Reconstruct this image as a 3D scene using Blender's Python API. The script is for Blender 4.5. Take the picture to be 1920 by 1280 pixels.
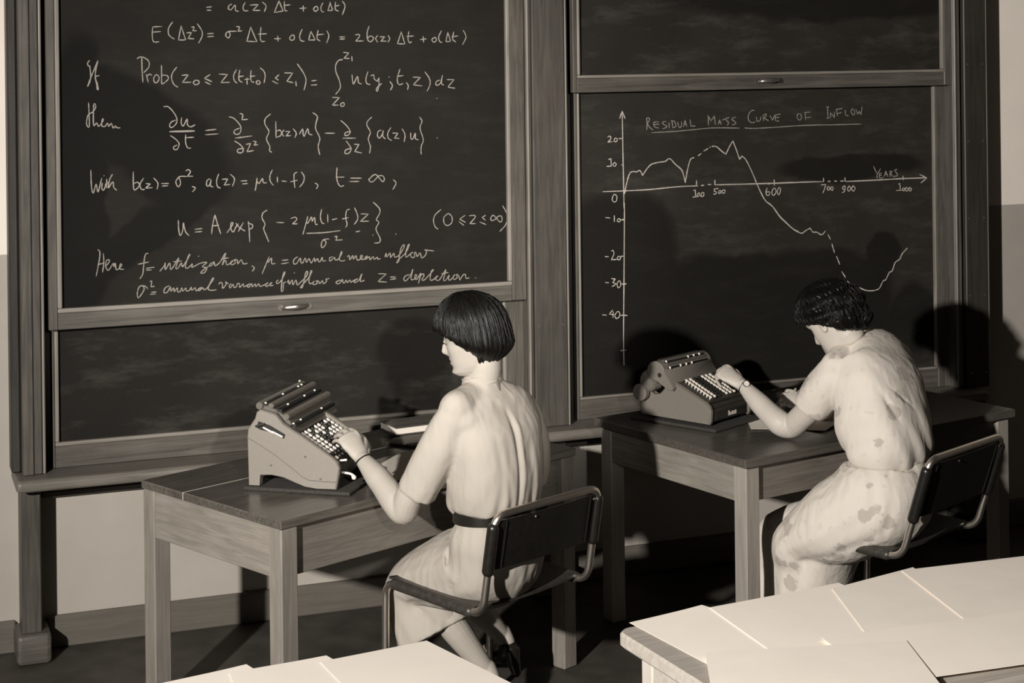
import bpy, bmesh, math, random
import numpy as np
from mathutils import Vector, Matrix, noise

for o in list(bpy.data.objects):
    bpy.data.objects.remove(o)
SC = bpy.context.scene
COL = SC.collection
random.seed(7)

# ---------------------------------------------------------------- camera
FPX, PX0, PY0 = 3230.0, 960.0, 100.0          # focal length and principal point for a 1920x1280 frame
CAMH, CAMY, YAW, ROLL = 2.11, -6.386, math.radians(20.3), 0.012
RT = np.array([math.cos(YAW), -math.sin(YAW), 0.0])
FW = np.array([math.sin(YAW), math.cos(YAW), 0.0])
UP = np.array([0, 0, 1.0])
CP = np.array([0, CAMY, CAMH])
cd = bpy.data.cameras.new('camera')
cam = bpy.data.objects.new('camera', cd)
COL.objects.link(cam)
cam.location = (0, CAMY, CAMH)
cd.sensor_width = 36.0
cd.lens = FPX * 36.0 / 1920.0
cd.shift_y = -(640.0 - PY0) / 1920.0
cd.clip_start = 0.05
# level camera, turned to the right, with a slight roll
m = Matrix.Rotation(-YAW, 4, 'Z') @ Matrix.Rotation(math.pi / 2, 4, 'X') @ Matrix.Rotation(-ROLL, 4, 'Z')
cam.rotation_euler = m.to_euler()
SC.camera = cam

# ---------------------------------------------------------------- world, lamps, exposure
W = bpy.data.worlds.new('world')
SC.world = W
W.use_nodes = True
W.node_tree.nodes['Background'].inputs[0].default_value = (0.9, 0.88, 0.84, 1)
W.node_tree.nodes['Background'].inputs[1].default_value = 0.006


def lamp(name, loc, aim, power, size, angle):
    l = bpy.data.lights.new(name, 'SPOT')
    l.energy = power
    l.shadow_soft_size = size
    l.spot_size = math.radians(angle)
    l.spot_blend = 1.0
    l.color = (1.0, 0.965, 0.91)
    o = bpy.data.objects.new(name, l)
    o.location = loc
    o.rotation_euler = (Vector(aim) - Vector(loc)).to_track_quat('-Z', 'Y').to_euler()
    COL.objects.link(o)
    return o


lamp('photo_lamp_key', (-2.18, -5.69, 2.60), (3.5, -0.7, 1.0), 2450, 0.07, 78)
lamp('photo_lamp_fill', (0.80, -6.40, 2.43), (1.72, -0.3, 1.45), 880, 0.06, 25)
SC.view_settings.view_transform = 'Standard'
SC.view_settings.look = 'None'
SC.view_settings.gamma = 1.0
SC.view_settings.exposure = 0.0
SC.view_settings.use_curve_mapping = False


# ---------------------------------------------------------------- picture helpers: where a sight line meets a depth
def ray(px, py):
    x = (px - PX0) / FPX
    y = -(py - PY0) / FPX
    c, s = math.cos(ROLL), math.sin(ROLL)
    return RT * (x * c + y * s) + UP * (-x * s + y * c) + FW


def atz(px, py, z):
    d = ray(px, py)
    return CP + d * ((z - CAMH) / d[2])


def aty(px, py, y):
    d = ray(px, py)
    return CP + d * ((y - CAMY) / d[1])


def P(px, py, Z):
    return CP + ray(px, py) * Z


def cam2w(X, Z, z=0.0):
    p = CP + RT * X + FW * Z
    return np.array([p[0], p[1], z])


def cdir(x, z, up=0.0):
    v = RT * x + FW * z + UP * up
    return v / np.linalg.norm(v)


# ---------------------------------------------------------------- materials
MATS = {}


def tint(v):
    k = min(1.0, v / 0.5)
    return (v, v * (0.885 + 0.02 * k), v * (0.735 + 0.065 * k), 1)


def nodes(name):
    m = bpy.data.materials.new(name)
    m.use_nodes = True
    nt = m.node_tree
    b = nt.nodes['Principled BSDF']
    return m, nt, b


def N(nt, t, **kw):
    n = nt.nodes.new(t)
    for k, v in kw.items():
        if k.startswith('i_'):
            n.inputs[k[2:].replace('_', ' ')].default_value = v
        else:
            setattr(n, k, v)
    return n


def ramp(nt, fac, stops):
    r = nt.nodes.new('ShaderNodeValToRGB')
    e = r.color_ramp.elements
    e[0].position, e[0].color = stops[0]
    e[1].position, e[1].color = stops[-1]
    for p, c in stops[1:-1]:
        x = e.new(p)
        x.color = c
    nt.links.new(fac, r.inputs[0])
    return r.outputs[0]


def mat(name, v, rough=0.6, metal=0.0, spec=0.5, var=0.12, scale=30.0, stretch=(1, 1, 1), bump=0.0, det=4.0, coat=0.0):
    if name in MATS:
        return MATS[name]
    m, nt, b = nodes(name)
    tc = N(nt, 'ShaderNodeTexCoord')
    mp = N(nt, 'ShaderNodeMapping')
    mp.inputs['Scale'].default_value = stretch
    nt.links.new(tc.outputs['Object'], mp.inputs[0])
    nz = N(nt, 'ShaderNodeTexNoise')
    nz.inputs['Scale'].default_value = scale
    nz.inputs['Detail'].default_value = det
    nt.links.new(mp.outputs[0], nz.inputs['Vector'])
    c = ramp(nt, nz.outputs[0], [(0.3, tint(v * (1 - var))), (0.7, tint(v * (1 + var)))])
    nt.links.new(c, b.inputs['Base Color'])
    b.inputs['Roughness'].default_value = rough
    b.inputs['Metallic'].default_value = metal
    b.inputs['Specular IOR Level'].default_value = spec
    b.inputs['Coat Weight'].default_value = coat
    if bump:
        bp = N(nt, 'ShaderNodeBump')
        bp.inputs['Strength'].default_value = bump
        bp.inputs['Distance'].default_value = 0.004
        nt.links.new(nz.outputs[0], bp.inputs['Height'])
        nt.links.new(bp.outputs[0], b.inputs['Normal'])
    MATS[name] = m
    return m


def wood(name, v, axis, rough=0.5, contrast=0.35, scale=9.0, coat=0.0, spec=0.4):
    """streaky grain running along one object axis, with wear blotches"""
    if name in MATS:
        return MATS[name]
    m, nt, b = nodes(name)
    tc = N(nt, 'ShaderNodeTexCoord')
    mp = N(nt, 'ShaderNodeMapping')
    st = [6.0, 6.0, 6.0]
    st[axis] = 0.35
    mp.inputs['Scale'].default_value = st
    nt.links.new(tc.outputs['Object'], mp.inputs[0])
    n1 = N(nt, 'ShaderNodeTexNoise')
    n1.inputs['Scale'].default_value = scale
    n1.inputs['Detail'].default_value = 8
    n1.inputs['Distortion'].default_value = 1.2
    nt.links.new(mp.outputs[0], n1.inputs['Vector'])
    n2 = N(nt, 'ShaderNodeTexNoise')
    n2.inputs['Scale'].default_value = 5.0
    n2.inputs['Detail'].default_value = 6
    nt.links.new(tc.outputs['Object'], n2.inputs['Vector'])
    mx = N(nt, 'ShaderNodeMath', operation='MULTIPLY_ADD')
    nt.links.new(n2.outputs[0], mx.inputs[0])
    mx.inputs[1].default_value = 0.45
    nt.links.new(n1.outputs[0], mx.inputs[2])
    c = ramp(nt, mx.outputs[0], [(0.52, tint(v * (1 - contrast))), (0.72, tint(v)), (0.92, tint(v * (1 + contrast)))])
    nt.links.new(c, b.inputs['Base Color'])
    b.inputs['Roughness'].default_value = rough
    b.inputs['Specular IOR Level'].default_value = spec
    b.inputs['Coat Weight'].default_value = coat
    b.inputs['Coat Roughness'].default_value = 0.15
    bp = N(nt, 'ShaderNodeBump')
    bp.inputs['Strength'].default_value = 0.25
    bp.inputs['Distance'].default_value = 0.002
    nt.links.new(n1.outputs[0], bp.inputs['Height'])
    nt.links.new(bp.outputs[0], b.inputs['Normal'])
    MATS[name] = m
    return m


def board_mat(name, v, patches, dusty):
    """slate with chalk dust; patches = soft-edged darker areas (cx, cz, rx, rz) in metres on the board"""
    m, nt, b = nodes(name)
    L = nt.links.new
    tc = N(nt, 'ShaderNodeTexCoord')
    nz = N(nt, 'ShaderNodeTexNoise')
    nz.inputs['Scale'].default_value = 3.0
    nz.inputs['Detail'].default_value = 5
    L(tc.outputs['Object'], nz.inputs['Vector'])
    sw = N(nt, 'ShaderNodeTexNoise')
    sw.inputs['Scale'].default_value = 6.0
    sw.inputs['Detail'].default_value = 3
    L(tc.outputs['Object'], sw.inputs['Vector'])
    off = N(nt, 'ShaderNodeVectorMath', operation='SCALE')
    L(sw.outputs['Color'], off.inputs[0])
    off.inputs['Scale'].default_value = 0.09
    pos = N(nt, 'ShaderNodeVectorMath', operation='ADD')
    L(tc.outputs['Object'], pos.inputs[0])
    L(off.outputs[0], pos.inputs[1])
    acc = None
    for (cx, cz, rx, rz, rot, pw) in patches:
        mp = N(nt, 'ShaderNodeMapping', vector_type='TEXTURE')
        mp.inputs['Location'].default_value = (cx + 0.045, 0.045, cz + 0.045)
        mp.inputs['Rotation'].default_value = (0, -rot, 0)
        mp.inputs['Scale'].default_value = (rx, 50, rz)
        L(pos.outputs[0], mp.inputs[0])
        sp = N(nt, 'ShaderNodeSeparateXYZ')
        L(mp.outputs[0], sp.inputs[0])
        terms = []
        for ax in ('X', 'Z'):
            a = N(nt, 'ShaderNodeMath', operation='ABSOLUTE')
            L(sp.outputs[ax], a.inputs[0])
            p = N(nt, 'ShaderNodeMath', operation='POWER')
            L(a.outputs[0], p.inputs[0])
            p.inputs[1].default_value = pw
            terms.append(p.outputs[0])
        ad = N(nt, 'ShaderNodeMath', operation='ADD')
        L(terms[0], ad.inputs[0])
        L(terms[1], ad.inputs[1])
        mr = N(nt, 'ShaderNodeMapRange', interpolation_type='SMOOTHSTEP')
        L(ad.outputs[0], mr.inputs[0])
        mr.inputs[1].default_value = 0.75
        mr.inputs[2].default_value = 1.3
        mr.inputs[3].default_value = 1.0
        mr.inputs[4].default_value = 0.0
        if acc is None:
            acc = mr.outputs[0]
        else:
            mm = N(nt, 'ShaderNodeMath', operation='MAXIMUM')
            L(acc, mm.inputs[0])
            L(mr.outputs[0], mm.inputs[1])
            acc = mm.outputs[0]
    base = ramp(nt, nz.outputs[0], [(0.3, tint(v * 0.82)), (0.7, tint(v * 1.15))])
    # sparse dust smears
    st = N(nt, 'ShaderNodeMapping')
    st.inputs['Scale'].default_value = (1.5, 1, 5)
    st.inputs['Rotation'].default_value = (0, 0.5, 0)
    L(tc.outputs['Object'], st.inputs[0])
    n3 = N(nt, 'ShaderNodeTexNoise')
    n3.inputs['Scale'].default_value = 2.2
    n3.inputs['Detail'].default_value = 9
    n3.inputs['Roughness'].default_value = 0.7
    L(st.outputs[0], n3.inputs['Vector'])
    r3 = N(nt, 'ShaderNodeMapRange')
    L(n3.outputs[0], r3.inputs[0])
    r3.inputs[1].default_value = 0.5
    r3.inputs[2].default_value = 0.85
    r3.inputs[4].default_value = dusty
    mixd = N(nt, 'ShaderNodeMix', data_type='RGBA')
    L(r3.outputs[0], mixd.inputs[0])
    L(base, mixd.inputs[6])
    mixd.inputs[7].default_value = tint(0.22)
    col = mixd.outputs[2]
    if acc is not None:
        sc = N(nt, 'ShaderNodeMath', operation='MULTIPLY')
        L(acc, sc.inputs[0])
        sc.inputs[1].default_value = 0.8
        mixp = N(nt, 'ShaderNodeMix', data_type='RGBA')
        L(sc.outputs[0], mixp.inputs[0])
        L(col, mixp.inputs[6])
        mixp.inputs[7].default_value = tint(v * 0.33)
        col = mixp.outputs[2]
    L(col, b.inputs['Base Color'])
    b.inputs['Roughness'].default_value = 0.75
    b.inputs['Specular IOR Level'].default_value = 0.15
    return m


# ---------------------------------------------------------------- mesh helpers
class MB:
    def __init__(s):
        s.v = []
        s.f = []

    def add(s, v, f):
        o = len(s.v)
        s.v += [tuple(float(c) for c in p) for p in v]
        s.f += [tuple(i + o for i in q) for q in f]
        return s

    def box(s, a, b, bev=0.0, seg=1):
        x0, y0, z0 = a
        x1, y1, z1 = b
        if not bev:
            v = [(x0, y0, z0), (x1, y0, z0), (x1, y1, z0), (x0, y1, z0), (x0, y0, z1), (x1, y0, z1), (x1, y1, z1), (x0, y1, z1)]
            f = [(0, 3, 2, 1), (4, 5, 6, 7), (0, 1, 5, 4), (1, 2, 6, 5), (2, 3, 7, 6), (3, 0, 4, 7)]
            return s.add(v, f)
        bm = bmesh.new()
        bmesh.ops.create_cube(bm, size=1.0)
        for q in bm.verts:
            q.co = Vector(((x0 + x1) / 2 + q.co.x * (x1 - x0), (y0 + y1) / 2 + q.co.y * (y1 - y0), (z0 + z1) / 2 + q.co.z * (z1 - z0)))
        bmesh.ops.bevel(bm, geom=list(bm.edges), offset=min(bev, 0.45 * min(abs(x1 - x0), abs(y1 - y0), abs(z1 - z0))), segments=seg, affect='EDGES', profile=0.5)
        bm.verts.index_update()
        s.add([q.co[:] for q in bm.verts], [tuple(q.index for q in fc.verts) for fc in bm.faces])
        bm.free()
        return s

    def prism(s, poly, axis, a, b, bev=0.0):
        """extrude a closed 2D outline along an axis; poly coordinates are the two other axes in order"""
        def P3(u, w, t):
            return {0: (t, u, w), 1: (u, t, w), 2: (u, w, t)}[axis]
        n = len(poly)
        if bev:
            c = np.array(poly)
            cen = c.mean(0)
            sh = np.array([cen + (q - cen) * (1 - bev / max(1e-6, np.linalg.norm(q - cen))) for q in c])
            layers = [(sh, a), (c, a + bev if b > a else a - bev), (c, b - bev if b > a else b + bev), (sh, b)]
        else:
            layers = [(np.array(poly), a), (np.array(poly), b)]
        v = []
        for pl, t in layers:
            v += [P3(q[0], q[1], t) for q in pl]
        f = [tuple(range(n))[::-1], tuple(range((len(layers) - 1) * n, len(layers) * n))]
        for k in range(len(layers) - 1):
            for i in range(n):
                j = (i + 1) % n
                f.append((k * n + i, k * n + j, (k + 1) * n + j, (k + 1) * n + i))
        return s.add(v, f)

    def sweep(s, pts, rad, side=None, n=16, sub=6, caps=True, disp=None, flat=False, sq=1.0):
        pts = [np.array(p, float) for p in pts]
        rad = [(r, r) if np.isscalar(r) else tuple(r) for r in rad]
        if sub > 1 and len(pts) > 1:
            q, rr, ts = [], [], []
            for i in range(len(pts) - 1):
                p0 = pts[max(i - 1, 0)]
                p1, p2 = pts[i], pts[i + 1]
                p3 = pts[min(i + 2, len(pts) - 1)]
                for k in range(sub):
                    t = k / sub
                    q.append(0.5 * ((2 * p1) + (-p0 + p2) * t + (2 * p0 - 5 * p1 + 4 * p2 - p3) * t * t + (-p0 + 3 * p1 - 3 * p2 + p3) * t ** 3))
                    w = t * t * (3 - 2 * t)
                    rr.append(tuple(rad[i][j] * (1 - w) + rad[i + 1][j] * w for j in (0, 1)))
            q.append(pts[-1])
            rr.append(rad[-1])
            pts, rad = q, rr
        T = []
        for i in range(len(pts)):
            t = pts[min(i + 1, len(pts) - 1)] - pts[max(i - 1, 0)]
            T.append(t / (np.linalg.norm(t) + 1e-12))
        if side is None:
            a = np.array([0, 0, 1.0])
            if abs(T[0] @ a) > 0.9:
                a = np.array([1.0, 0, 0])
            S = [np.cross(a, T[0])]
            S[0] /= np.linalg.norm(S[0])
            for i in range(1, len(pts)):
                x = S[-1] - T[i] * (S[-1] @ T[i])
                S.append(x / (np.linalg.norm(x) + 1e-12))
        else:
            side = np.array(side, float)
            S = []
            for t in T:
                x = side - t * (side @ t)
                S.append(x / (np.linalg.norm(x) + 1e-12))
        rings = [(pts[i], S[i], np.cross(T[i], S[i]), rad[i], i / max(1, len(pts) - 1)) for i in range(len(pts))]
        if caps and not flat:
            a = []
            for k in (0.05, 0.35, 0.7, 0.92):
                c = math.sqrt(1 - (1 - k) ** 2) if k < 1 else 1
                r = rings[0]
                e = min(r[3])
                a.append((r[0] - T[0] * e * (1 - k), r[1], r[2], (r[3][0] * c, r[3][1] * c), 0.0))
            b = []
            for k in (0.92, 0.7, 0.35, 0.05):
                c = math.sqrt(1 - (1 - k) ** 2)
                r = rings[-1]
                e = min(r[3])
                b.append((r[0] + T[-1] * e * (1 - k), r[1], r[2], (r[3][0] * c, r[3][1] * c), 1.0))
            rings = a + rings + b
        v = []
        for (c, sd, nn, r, t) in rings:
            for k in range(n):
                ph = 2 * math.pi * k / n
                d = 1.0
                if disp is not None:
                    d = disp(ph, t)
                cp, sp = math.cos(ph), math.sin(ph)
                if sq != 1.0:
                    cp, sp = math.copysign(abs(cp) ** sq, cp), math.copysign(abs(sp) ** sq, sp)
                v.append(c + (sd * cp * r[0] + nn * sp * r[1]) * d)
        f = []
        m_ = len(rings)
        for i in range(m_ - 1):
            for k in range(n):
                j = (k + 1) % n
                f.append((i * n + k, i * n + j, (i + 1) * n + j, (i + 1) * n + k))
        if caps:
            f.append(tuple(range(n))[::-1])
            f.append(tuple(range((m_ - 1) * n, m_ * n)))
        return s.add(v, f)

    def cyl(s, p, q, r, n=16, r2=None):
        return s.sweep([p, q], [r, r if r2 is None else r2], n=n, sub=1, flat=True)

    def ball(s, c, r, n=14):
        r = (r, r, r) if np.isscalar(r) else r
        v = []
        f = []
        for i in range(1, n):
            th = math.pi * i / n
            for k in range(n):
                ph = 2 * math.pi * k / n
                v.append((c[0] + r[0] * math.sin(th) * math.cos(ph), c[1] + r[1] * math.sin(th) * math.sin(ph), c[2] + r[2] * math.cos(th)))
        for i in range(n - 2):
            for k in range(n):
                j = (k + 1) % n
                f.append((i * n + k, (i + 1) * n + k, (i + 1) * n + j, i * n + j))
        t = len(v)
        v += [(c[0], c[1], c[2] + r[2]), (c[0], c[1], c[2] - r[2])]
        for k in range(n):
            j = (k + 1) % n
            f.append((t, k, j))
            f.append((t + 1, (n - 2) * n + j, (n - 2) * n + k))
        return s.add(v, f)

    def xf(s, fn):
        s.v = [tuple(fn(np.array(p))) for p in s.v]
        return s


def mesh_obj(name, mb, material, parent=None, world=False, smooth=None, **props):
    me = bpy.data.meshes.new(name)
    v = mb.v
    if world and parent is not None:
        inv = parent_matrix(parent).inverted()
        v = [tuple(inv @ Vector(p)) for p in v]
    me.from_pydata(v, [], mb.f)
    me.update()
    bm = bmesh.new()
    bm.from_mesh(me)
    bmesh.ops.recalc_face_normals(bm, faces=bm.faces)
    bm.to_mesh(me)
    bm.free()
    me.materials.append(material)
    o = bpy.data.objects.new(name, me)
    COL.objects.link(o)
    if parent is not None:
        o.parent = parent
    if smooth:
        shade(me, smooth)
    for k, w in props.items():
        o[k] = w
    return o


def shade(me, ang=40):
    me.polygons.foreach_set('use_smooth', [True] * len(me.polygons))
    if ang < 170:
        try:
            me.set_sharp_from_angle(angle=math.radians(ang))
        except Exception:
            pass


def parent_matrix(o):
    m_ = o.matrix_basis.copy()
    while o.parent is not None:
        o = o.parent
        m_ = o.matrix_basis @ m_
    return m_


def thing(name, label, cat, loc=(0, 0, 0), rot=0.0, group=None):
    o = bpy.data.objects.new(name, None)
    o.empty_display_size = 0.1
    COL.objects.link(o)
    o.location = tuple(float(c) for c in loc)
    o.rotation_euler = (0, 0, rot)
    o['label'] = label
    o['category'] = cat
    if group:
        o['group'] = group
    return o


def tag(o, label, cat, group=None):
    o['label'] = label
    o['category'] = cat
    if group:
        o['group'] = group
    return o


def struct(name, mb, material, parent=None, smooth=None):
    o = mesh_obj(name, mb, material, parent, smooth=smooth)
    if parent is None:
        o['kind'] = 'structure'
    return o


def remesh(mb, voxel, smooth_it=4):
    me = bpy.data.meshes.new('tmp')
    me.from_pydata(mb.v, [], mb.f)
    bm = bmesh.new()
    bm.from_mesh(me)
    bmesh.ops.recalc_face_normals(bm, faces=bm.faces)
    bm.to_mesh(me)
    bm.free()
    o = bpy.data.objects.new('tmp', me)
    COL.objects.link(o)
    r = o.modifiers.new('r', 'REMESH')
    r.mode = 'VOXEL'
    r.voxel_size = voxel
    if smooth_it:
        s = o.modifiers.new('s', 'SMOOTH')
        s.factor = 0.5
        s.iterations = smooth_it
    dg = bpy.context.evaluated_depsgraph_get()
    ev = o.evaluated_get(dg)
    m2 = ev.to_mesh()
    n = len(m2.vertices)
    co = np.empty(n * 3)
    m2.vertices.foreach_get('co', co)
    fs = [tuple(p.vertices) for p in m2.polygons]
    nr = np.empty(n * 3)
    m2.vertices.foreach_get('normal', nr)
    ev.to_mesh_clear()
    bpy.data.objects.remove(o)
    bpy.data.meshes.remove(me)
    out = MB()
    out.v = co.reshape(-1, 3)
    out.f = fs
    return out, nr.reshape(-1, 3)

# ================================================================ the room
PLASTER = mat('plaster', 0.42, 0.9, var=0.04, scale=6, bump=0.1)
CREAM = mat('cream_paint', 0.88, 0.85, var=0.03, scale=4)
ROOM = mat('dim_room_paint', 0.10, 0.9, var=0.05, scale=4)
FRM = [wood('frame_wood_%d' % a, 0.088, a) for a in range(3)]
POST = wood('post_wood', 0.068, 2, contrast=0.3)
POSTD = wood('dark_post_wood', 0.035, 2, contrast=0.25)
LEDGE = wood('ledge_wood', 0.15, 0, contrast=0.25)
BEAD = wood('bead_wood_z', 0.22, 2, contrast=0.2)
BEADX = wood('bead_wood_x', 0.22, 0, contrast=0.2)
SKIRT = wood('skirting_paint', 0.125, 0, contrast=0.12)
FLOORM = mat('dark_floor', 0.06, 0.55, var=0.3, scale=7, det=8, spec=0.25)
STEEL = mat('worn_steel', 0.45, 0.3, metal=0.9, var=0.1)
CHROME = mat('chrome', 0.80, 0.36, metal=1.0, var=0.03)
CHALK = mat('chalk', 0.31, 0.95, var=0.35, scale=260, spec=0.0)
CHALKG = mat('bright_chalk', 0.50, 0.95, var=0.35, scale=260, spec=0.0)
CHALKF = mat('soft_chalk', 0.27, 0.95, var=0.4, scale=260, spec=0.0)

RX0, RX1, RY0, RY1, RZ = -4.5, 7.5, -8.6, 0.0, 3.6
struct('floor', MB().box((RX0, RY0, -0.1), (RX1, RY1, 0)), FLOORM)
struct('ceiling', MB().box((RX0, RY0, RZ), (RX1, RY1, RZ + 0.1)), ROOM)
ZD = float(aty(1880, 384, 0)[2])
wb = struct('wall_back', MB().box((RX0, 0, 0), (RX1, 0.12, ZD)), PLASTER)
struct('upper_paint', MB().box((RX0, 0.0, ZD), (RX1, 0.12, RZ)), CREAM, wb)
struct('wall_left', MB().box((RX0 - 0.1, RY0, 0), (RX0, RY1, RZ)), ROOM)
struct('wall_right', MB().box((RX1, RY0, 0), (RX1 + 0.1, RY1, RZ)), ROOM)
struct('wall_front', MB().box((RX0, RY0 - 0.1, 0), (RX1, RY0, RZ)), ROOM)


def X(px, py, y):
    return float(aty(px, py, y)[0])


def Zz(px, py, y):
    return float(aty(px, py, y)[2])


YP = -0.150          # pilaster front
YU, YUF = -0.118, -0.135     # upper boards: slate face, frame front
YL, YLF = -0.066, -0.082     # lower boards
P1 = (X(38, 500, YP), X(76, 500, YP))
PC = (X(1000, 300, YP), X(1061, 300, YP))
PR = (X(1812, 500, YP), X(1853, 500, YP))
ZL = 0.655
YLG = -0.235
BASE_T, BASE_Z = 0.022, 0.114
s = MB().box((RX0, -BASE_T, 0), (P1[0] - 0.02, 0, BASE_Z), 0.005)
struct('baseboard_left', s, SKIRT)
struct('baseboard_middle', MB().box((P1[1] + 0.02, -BASE_T, 0), (PC[0] - 0.02, 0, BASE_Z), 0.005), SKIRT)
struct('baseboard_inner', MB().box((PC[1] + 0.02, -BASE_T, 0), (PR[0] - 0.02, 0, BASE_Z), 0.005), SKIRT)
struct('baseboard_right', MB().box((PR[1] + 0.02, -BASE_T, 0), (RX1, 0, BASE_Z), 0.005), SKIRT)

# pilasters, each with shaft above and below the ledge, edge bead and plinth
for i, (a, b) in enumerate((P1, PC, PR)):
    t = thing('trim_%d' % (i + 1), 'x', 'x')
    del t['label'], t['category']
    t['kind'] = 'structure'
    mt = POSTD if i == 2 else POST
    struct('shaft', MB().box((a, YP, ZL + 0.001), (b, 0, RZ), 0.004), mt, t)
    struct('bead', MB().cyl((b + 0.006, YP + 0.012, ZL + 0.002), (b + 0.006, YP + 0.012, RZ), 0.006, 8), BEAD, t)
    if i == 0:
        struct('moulding', MB().box((a - 0.034, YP + 0.05, ZL + 0.001), (a - 0.001, 0, RZ), 0.006), POSTD, t)
        struct('inner_strip', MB().box((a + 0.002, YP - 0.008, ZL + 0.002), (a + 0.038, YP + 0.0, RZ), 0.003), FRM[2], t)
    struct('lower_shaft', MB().box((a - 0.006, YP + 0.012, 0.0), (b - 0.008, 0, ZL - 0.05), 0.004), mt, t)
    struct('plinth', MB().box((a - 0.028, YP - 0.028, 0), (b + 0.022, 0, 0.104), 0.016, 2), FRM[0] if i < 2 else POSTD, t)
    # screw heads in pairs up the shaft
    zz = 0.72
    k = 0
    while zz < 2.3 and i > 0:
        for xx in (a + 0.018, b - 0.018):
            struct('screw', MB().cyl((xx, YP - 0.002, zz), (xx, YP + 0.003, zz), 0.005, 8), STEEL, t)
        zz += 0.33
        k += 1

# long chalk ledge running in front of all three pilasters
L0, L1 = X(30, 895, YLG), X(1857, 730, YLG)
led = thing('trim_4', 'x', 'x')
del led['label'], led['category']
led['kind'] = 'structure'
struct('ledge_board', MB().box((L0, YLG, ZL - 0.042), (L1, 0, ZL), 0.016, 3), LEDGE, led)
struct('ledge_moulding', MB().box((P1[1] + 0.002, -0.03, ZL - 0.115), (PC[0] - 0.002, 0, ZL - 0.088), 0.006), FRM[0], led)
struct('ledge_moulding', MB().box((PC[1] + 0.002, -0.03, ZL - 0.115), (PR[0] - 0.002, 0, ZL - 0.088), 0.006), FRM[0], led)
# fixed sash guides beside the boards
gd = thing('trim_5', 'x', 'x')
del gd['label'], gd['category']
gd['kind'] = 'structure'
TOP = 2.75
GL = (X(985, 300, -0.14), PC[0] - 0.002)
struct('guide', MB().box((GL[0] + 0.004, -0.142, ZL + 0.001), (GL[1], 0, RZ), 0.004), FRM[2], gd)
struct('guide_bead', MB().box((GL[0] + 0.006, -0.150, ZL + 0.001), (GL[0] + 0.016, -0.141, RZ), 0.003), BEAD, gd)
GR = (X(1786, 300, -0.14), PR[0] - 0.014)
struct('guide', MB().box((GR[0] + 0.004, -0.142, ZL + 0.001), (GR[1], 0, RZ), 0.004), FRM[2], gd)
struct('guide_bead', MB().box((GR[0] + 0.008, -0.150, ZL + 0.001), (GR[0] + 0.018, -0.141, RZ), 0.003), BEAD, gd)
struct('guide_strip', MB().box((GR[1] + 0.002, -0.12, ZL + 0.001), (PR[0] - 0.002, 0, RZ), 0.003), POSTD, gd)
# dark backs of the sash boxes
struct('sash_backing', MB().box((P1[1], -0.02, ZL), (PR[0], 0.001, RZ)), POSTD, gd)


# ================================================================ blackboards
def board(name, label, x0, x1, z0, z1, yface, yfr, stileL, stileR, rail, bead, mt, handle=None, group='sliding blackboards'):
    """framed slate; origin at its lower left front corner"""
    t = thing(name, label, 'blackboard', (x0, yfr, z0), 0, group)
    w, h = x1 - x0, z1 - z0
    d = -yfr + yface
    back = 0.034
    mesh_obj('slate', MB().box((stileL - 0.004, d, rail - 0.004), (w - stileR + 0.004, back - 0.004, h - 0.05)), mt, t)
    mesh_obj('stile', MB().box((0, 0, 0), (stileL, back, h), 0.003), FRM[2], t)
    mesh_obj('stile', MB().box((w - stileR, 0, 0), (w, back, h), 0.003), FRM[2], t)
    mesh_obj('rail', MB().box((stileL, 0.001, 0), (w - stileR, back, rail), 0.003), FRM[0], t)
    mesh_obj('rail', MB().box((stileL, 0.001, h - 0.06), (w - stileR, back, h), 0.003), FRM[0], t)
    b = bead
    mesh_obj('bead', MB().box((stileL, -0.003, rail), (w - stileR, d + 0.002, rail + b), 0.004, 2), BEADX, t)
    mesh_obj('bead', MB().box((stileL, -0.003, rail + b), (stileL + b, d + 0.002, h - 0.06), 0.004, 2), BEAD, t)
    mesh_obj('bead', MB().box((w - stileR - b, -0.003, rail + b), (w - stileR, d + 0.002, h - 0.06), 0.004, 2), BEAD, t)
    if handle:
        hx, hz = handle
        hm = MB()
        hm.sweep([(hx - 0.05, -0.002, hz - 0.002), (hx - 0.036, -0.018, hz + 0.001), (hx, -0.026, hz + 0.003), (hx + 0.036, -0.018, hz + 0.005), (hx + 0.05, -0.002, hz + 0.004)],
                 [(0.004, 0.007), (0.004, 0.008), (0.005, 0.011), (0.004, 0.008), (0.004, 0.007)], n=10)
        ho = mesh_obj('handle', hm, STEEL, t, smooth=60)
        for sx in (-1, 1):
            mesh_obj('handle_plate', MB().cyl((hx + sx * 0.053, -0.004, hz), (hx + sx * 0.053, 0.0, hz), 0.011, 12), STEEL, ho)
    return t


BM1 = None
xa, xb = X(88, 300, YUF), X(985, 300, YUF)
za = (Zz(90, 615, YUF) + Zz(985, 567, YUF)) / 2
zi = (Zz(107, 582, YUF) + Zz(958, 540, YUF)) / 2
ULB = dict(x=xa, y=YUF, z=za)
lx = lambda px, py: X(px, py, YU) - xa
lz = lambda px, py: Zz(px, py, YU) - za
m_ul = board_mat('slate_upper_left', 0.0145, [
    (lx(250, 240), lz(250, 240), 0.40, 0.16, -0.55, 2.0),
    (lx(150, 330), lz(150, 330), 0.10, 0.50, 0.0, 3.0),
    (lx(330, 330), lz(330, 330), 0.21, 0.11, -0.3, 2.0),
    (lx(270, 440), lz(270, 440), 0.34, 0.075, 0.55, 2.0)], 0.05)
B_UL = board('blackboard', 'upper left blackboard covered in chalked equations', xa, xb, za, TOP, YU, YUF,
             X(105, 300, YUF) - xa, xb - X(958, 300, YUF), zi - za, 0.016, m_ul, (X(553, 575, YUF) - xa, Zz(553, 575, YUF) - za))
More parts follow.
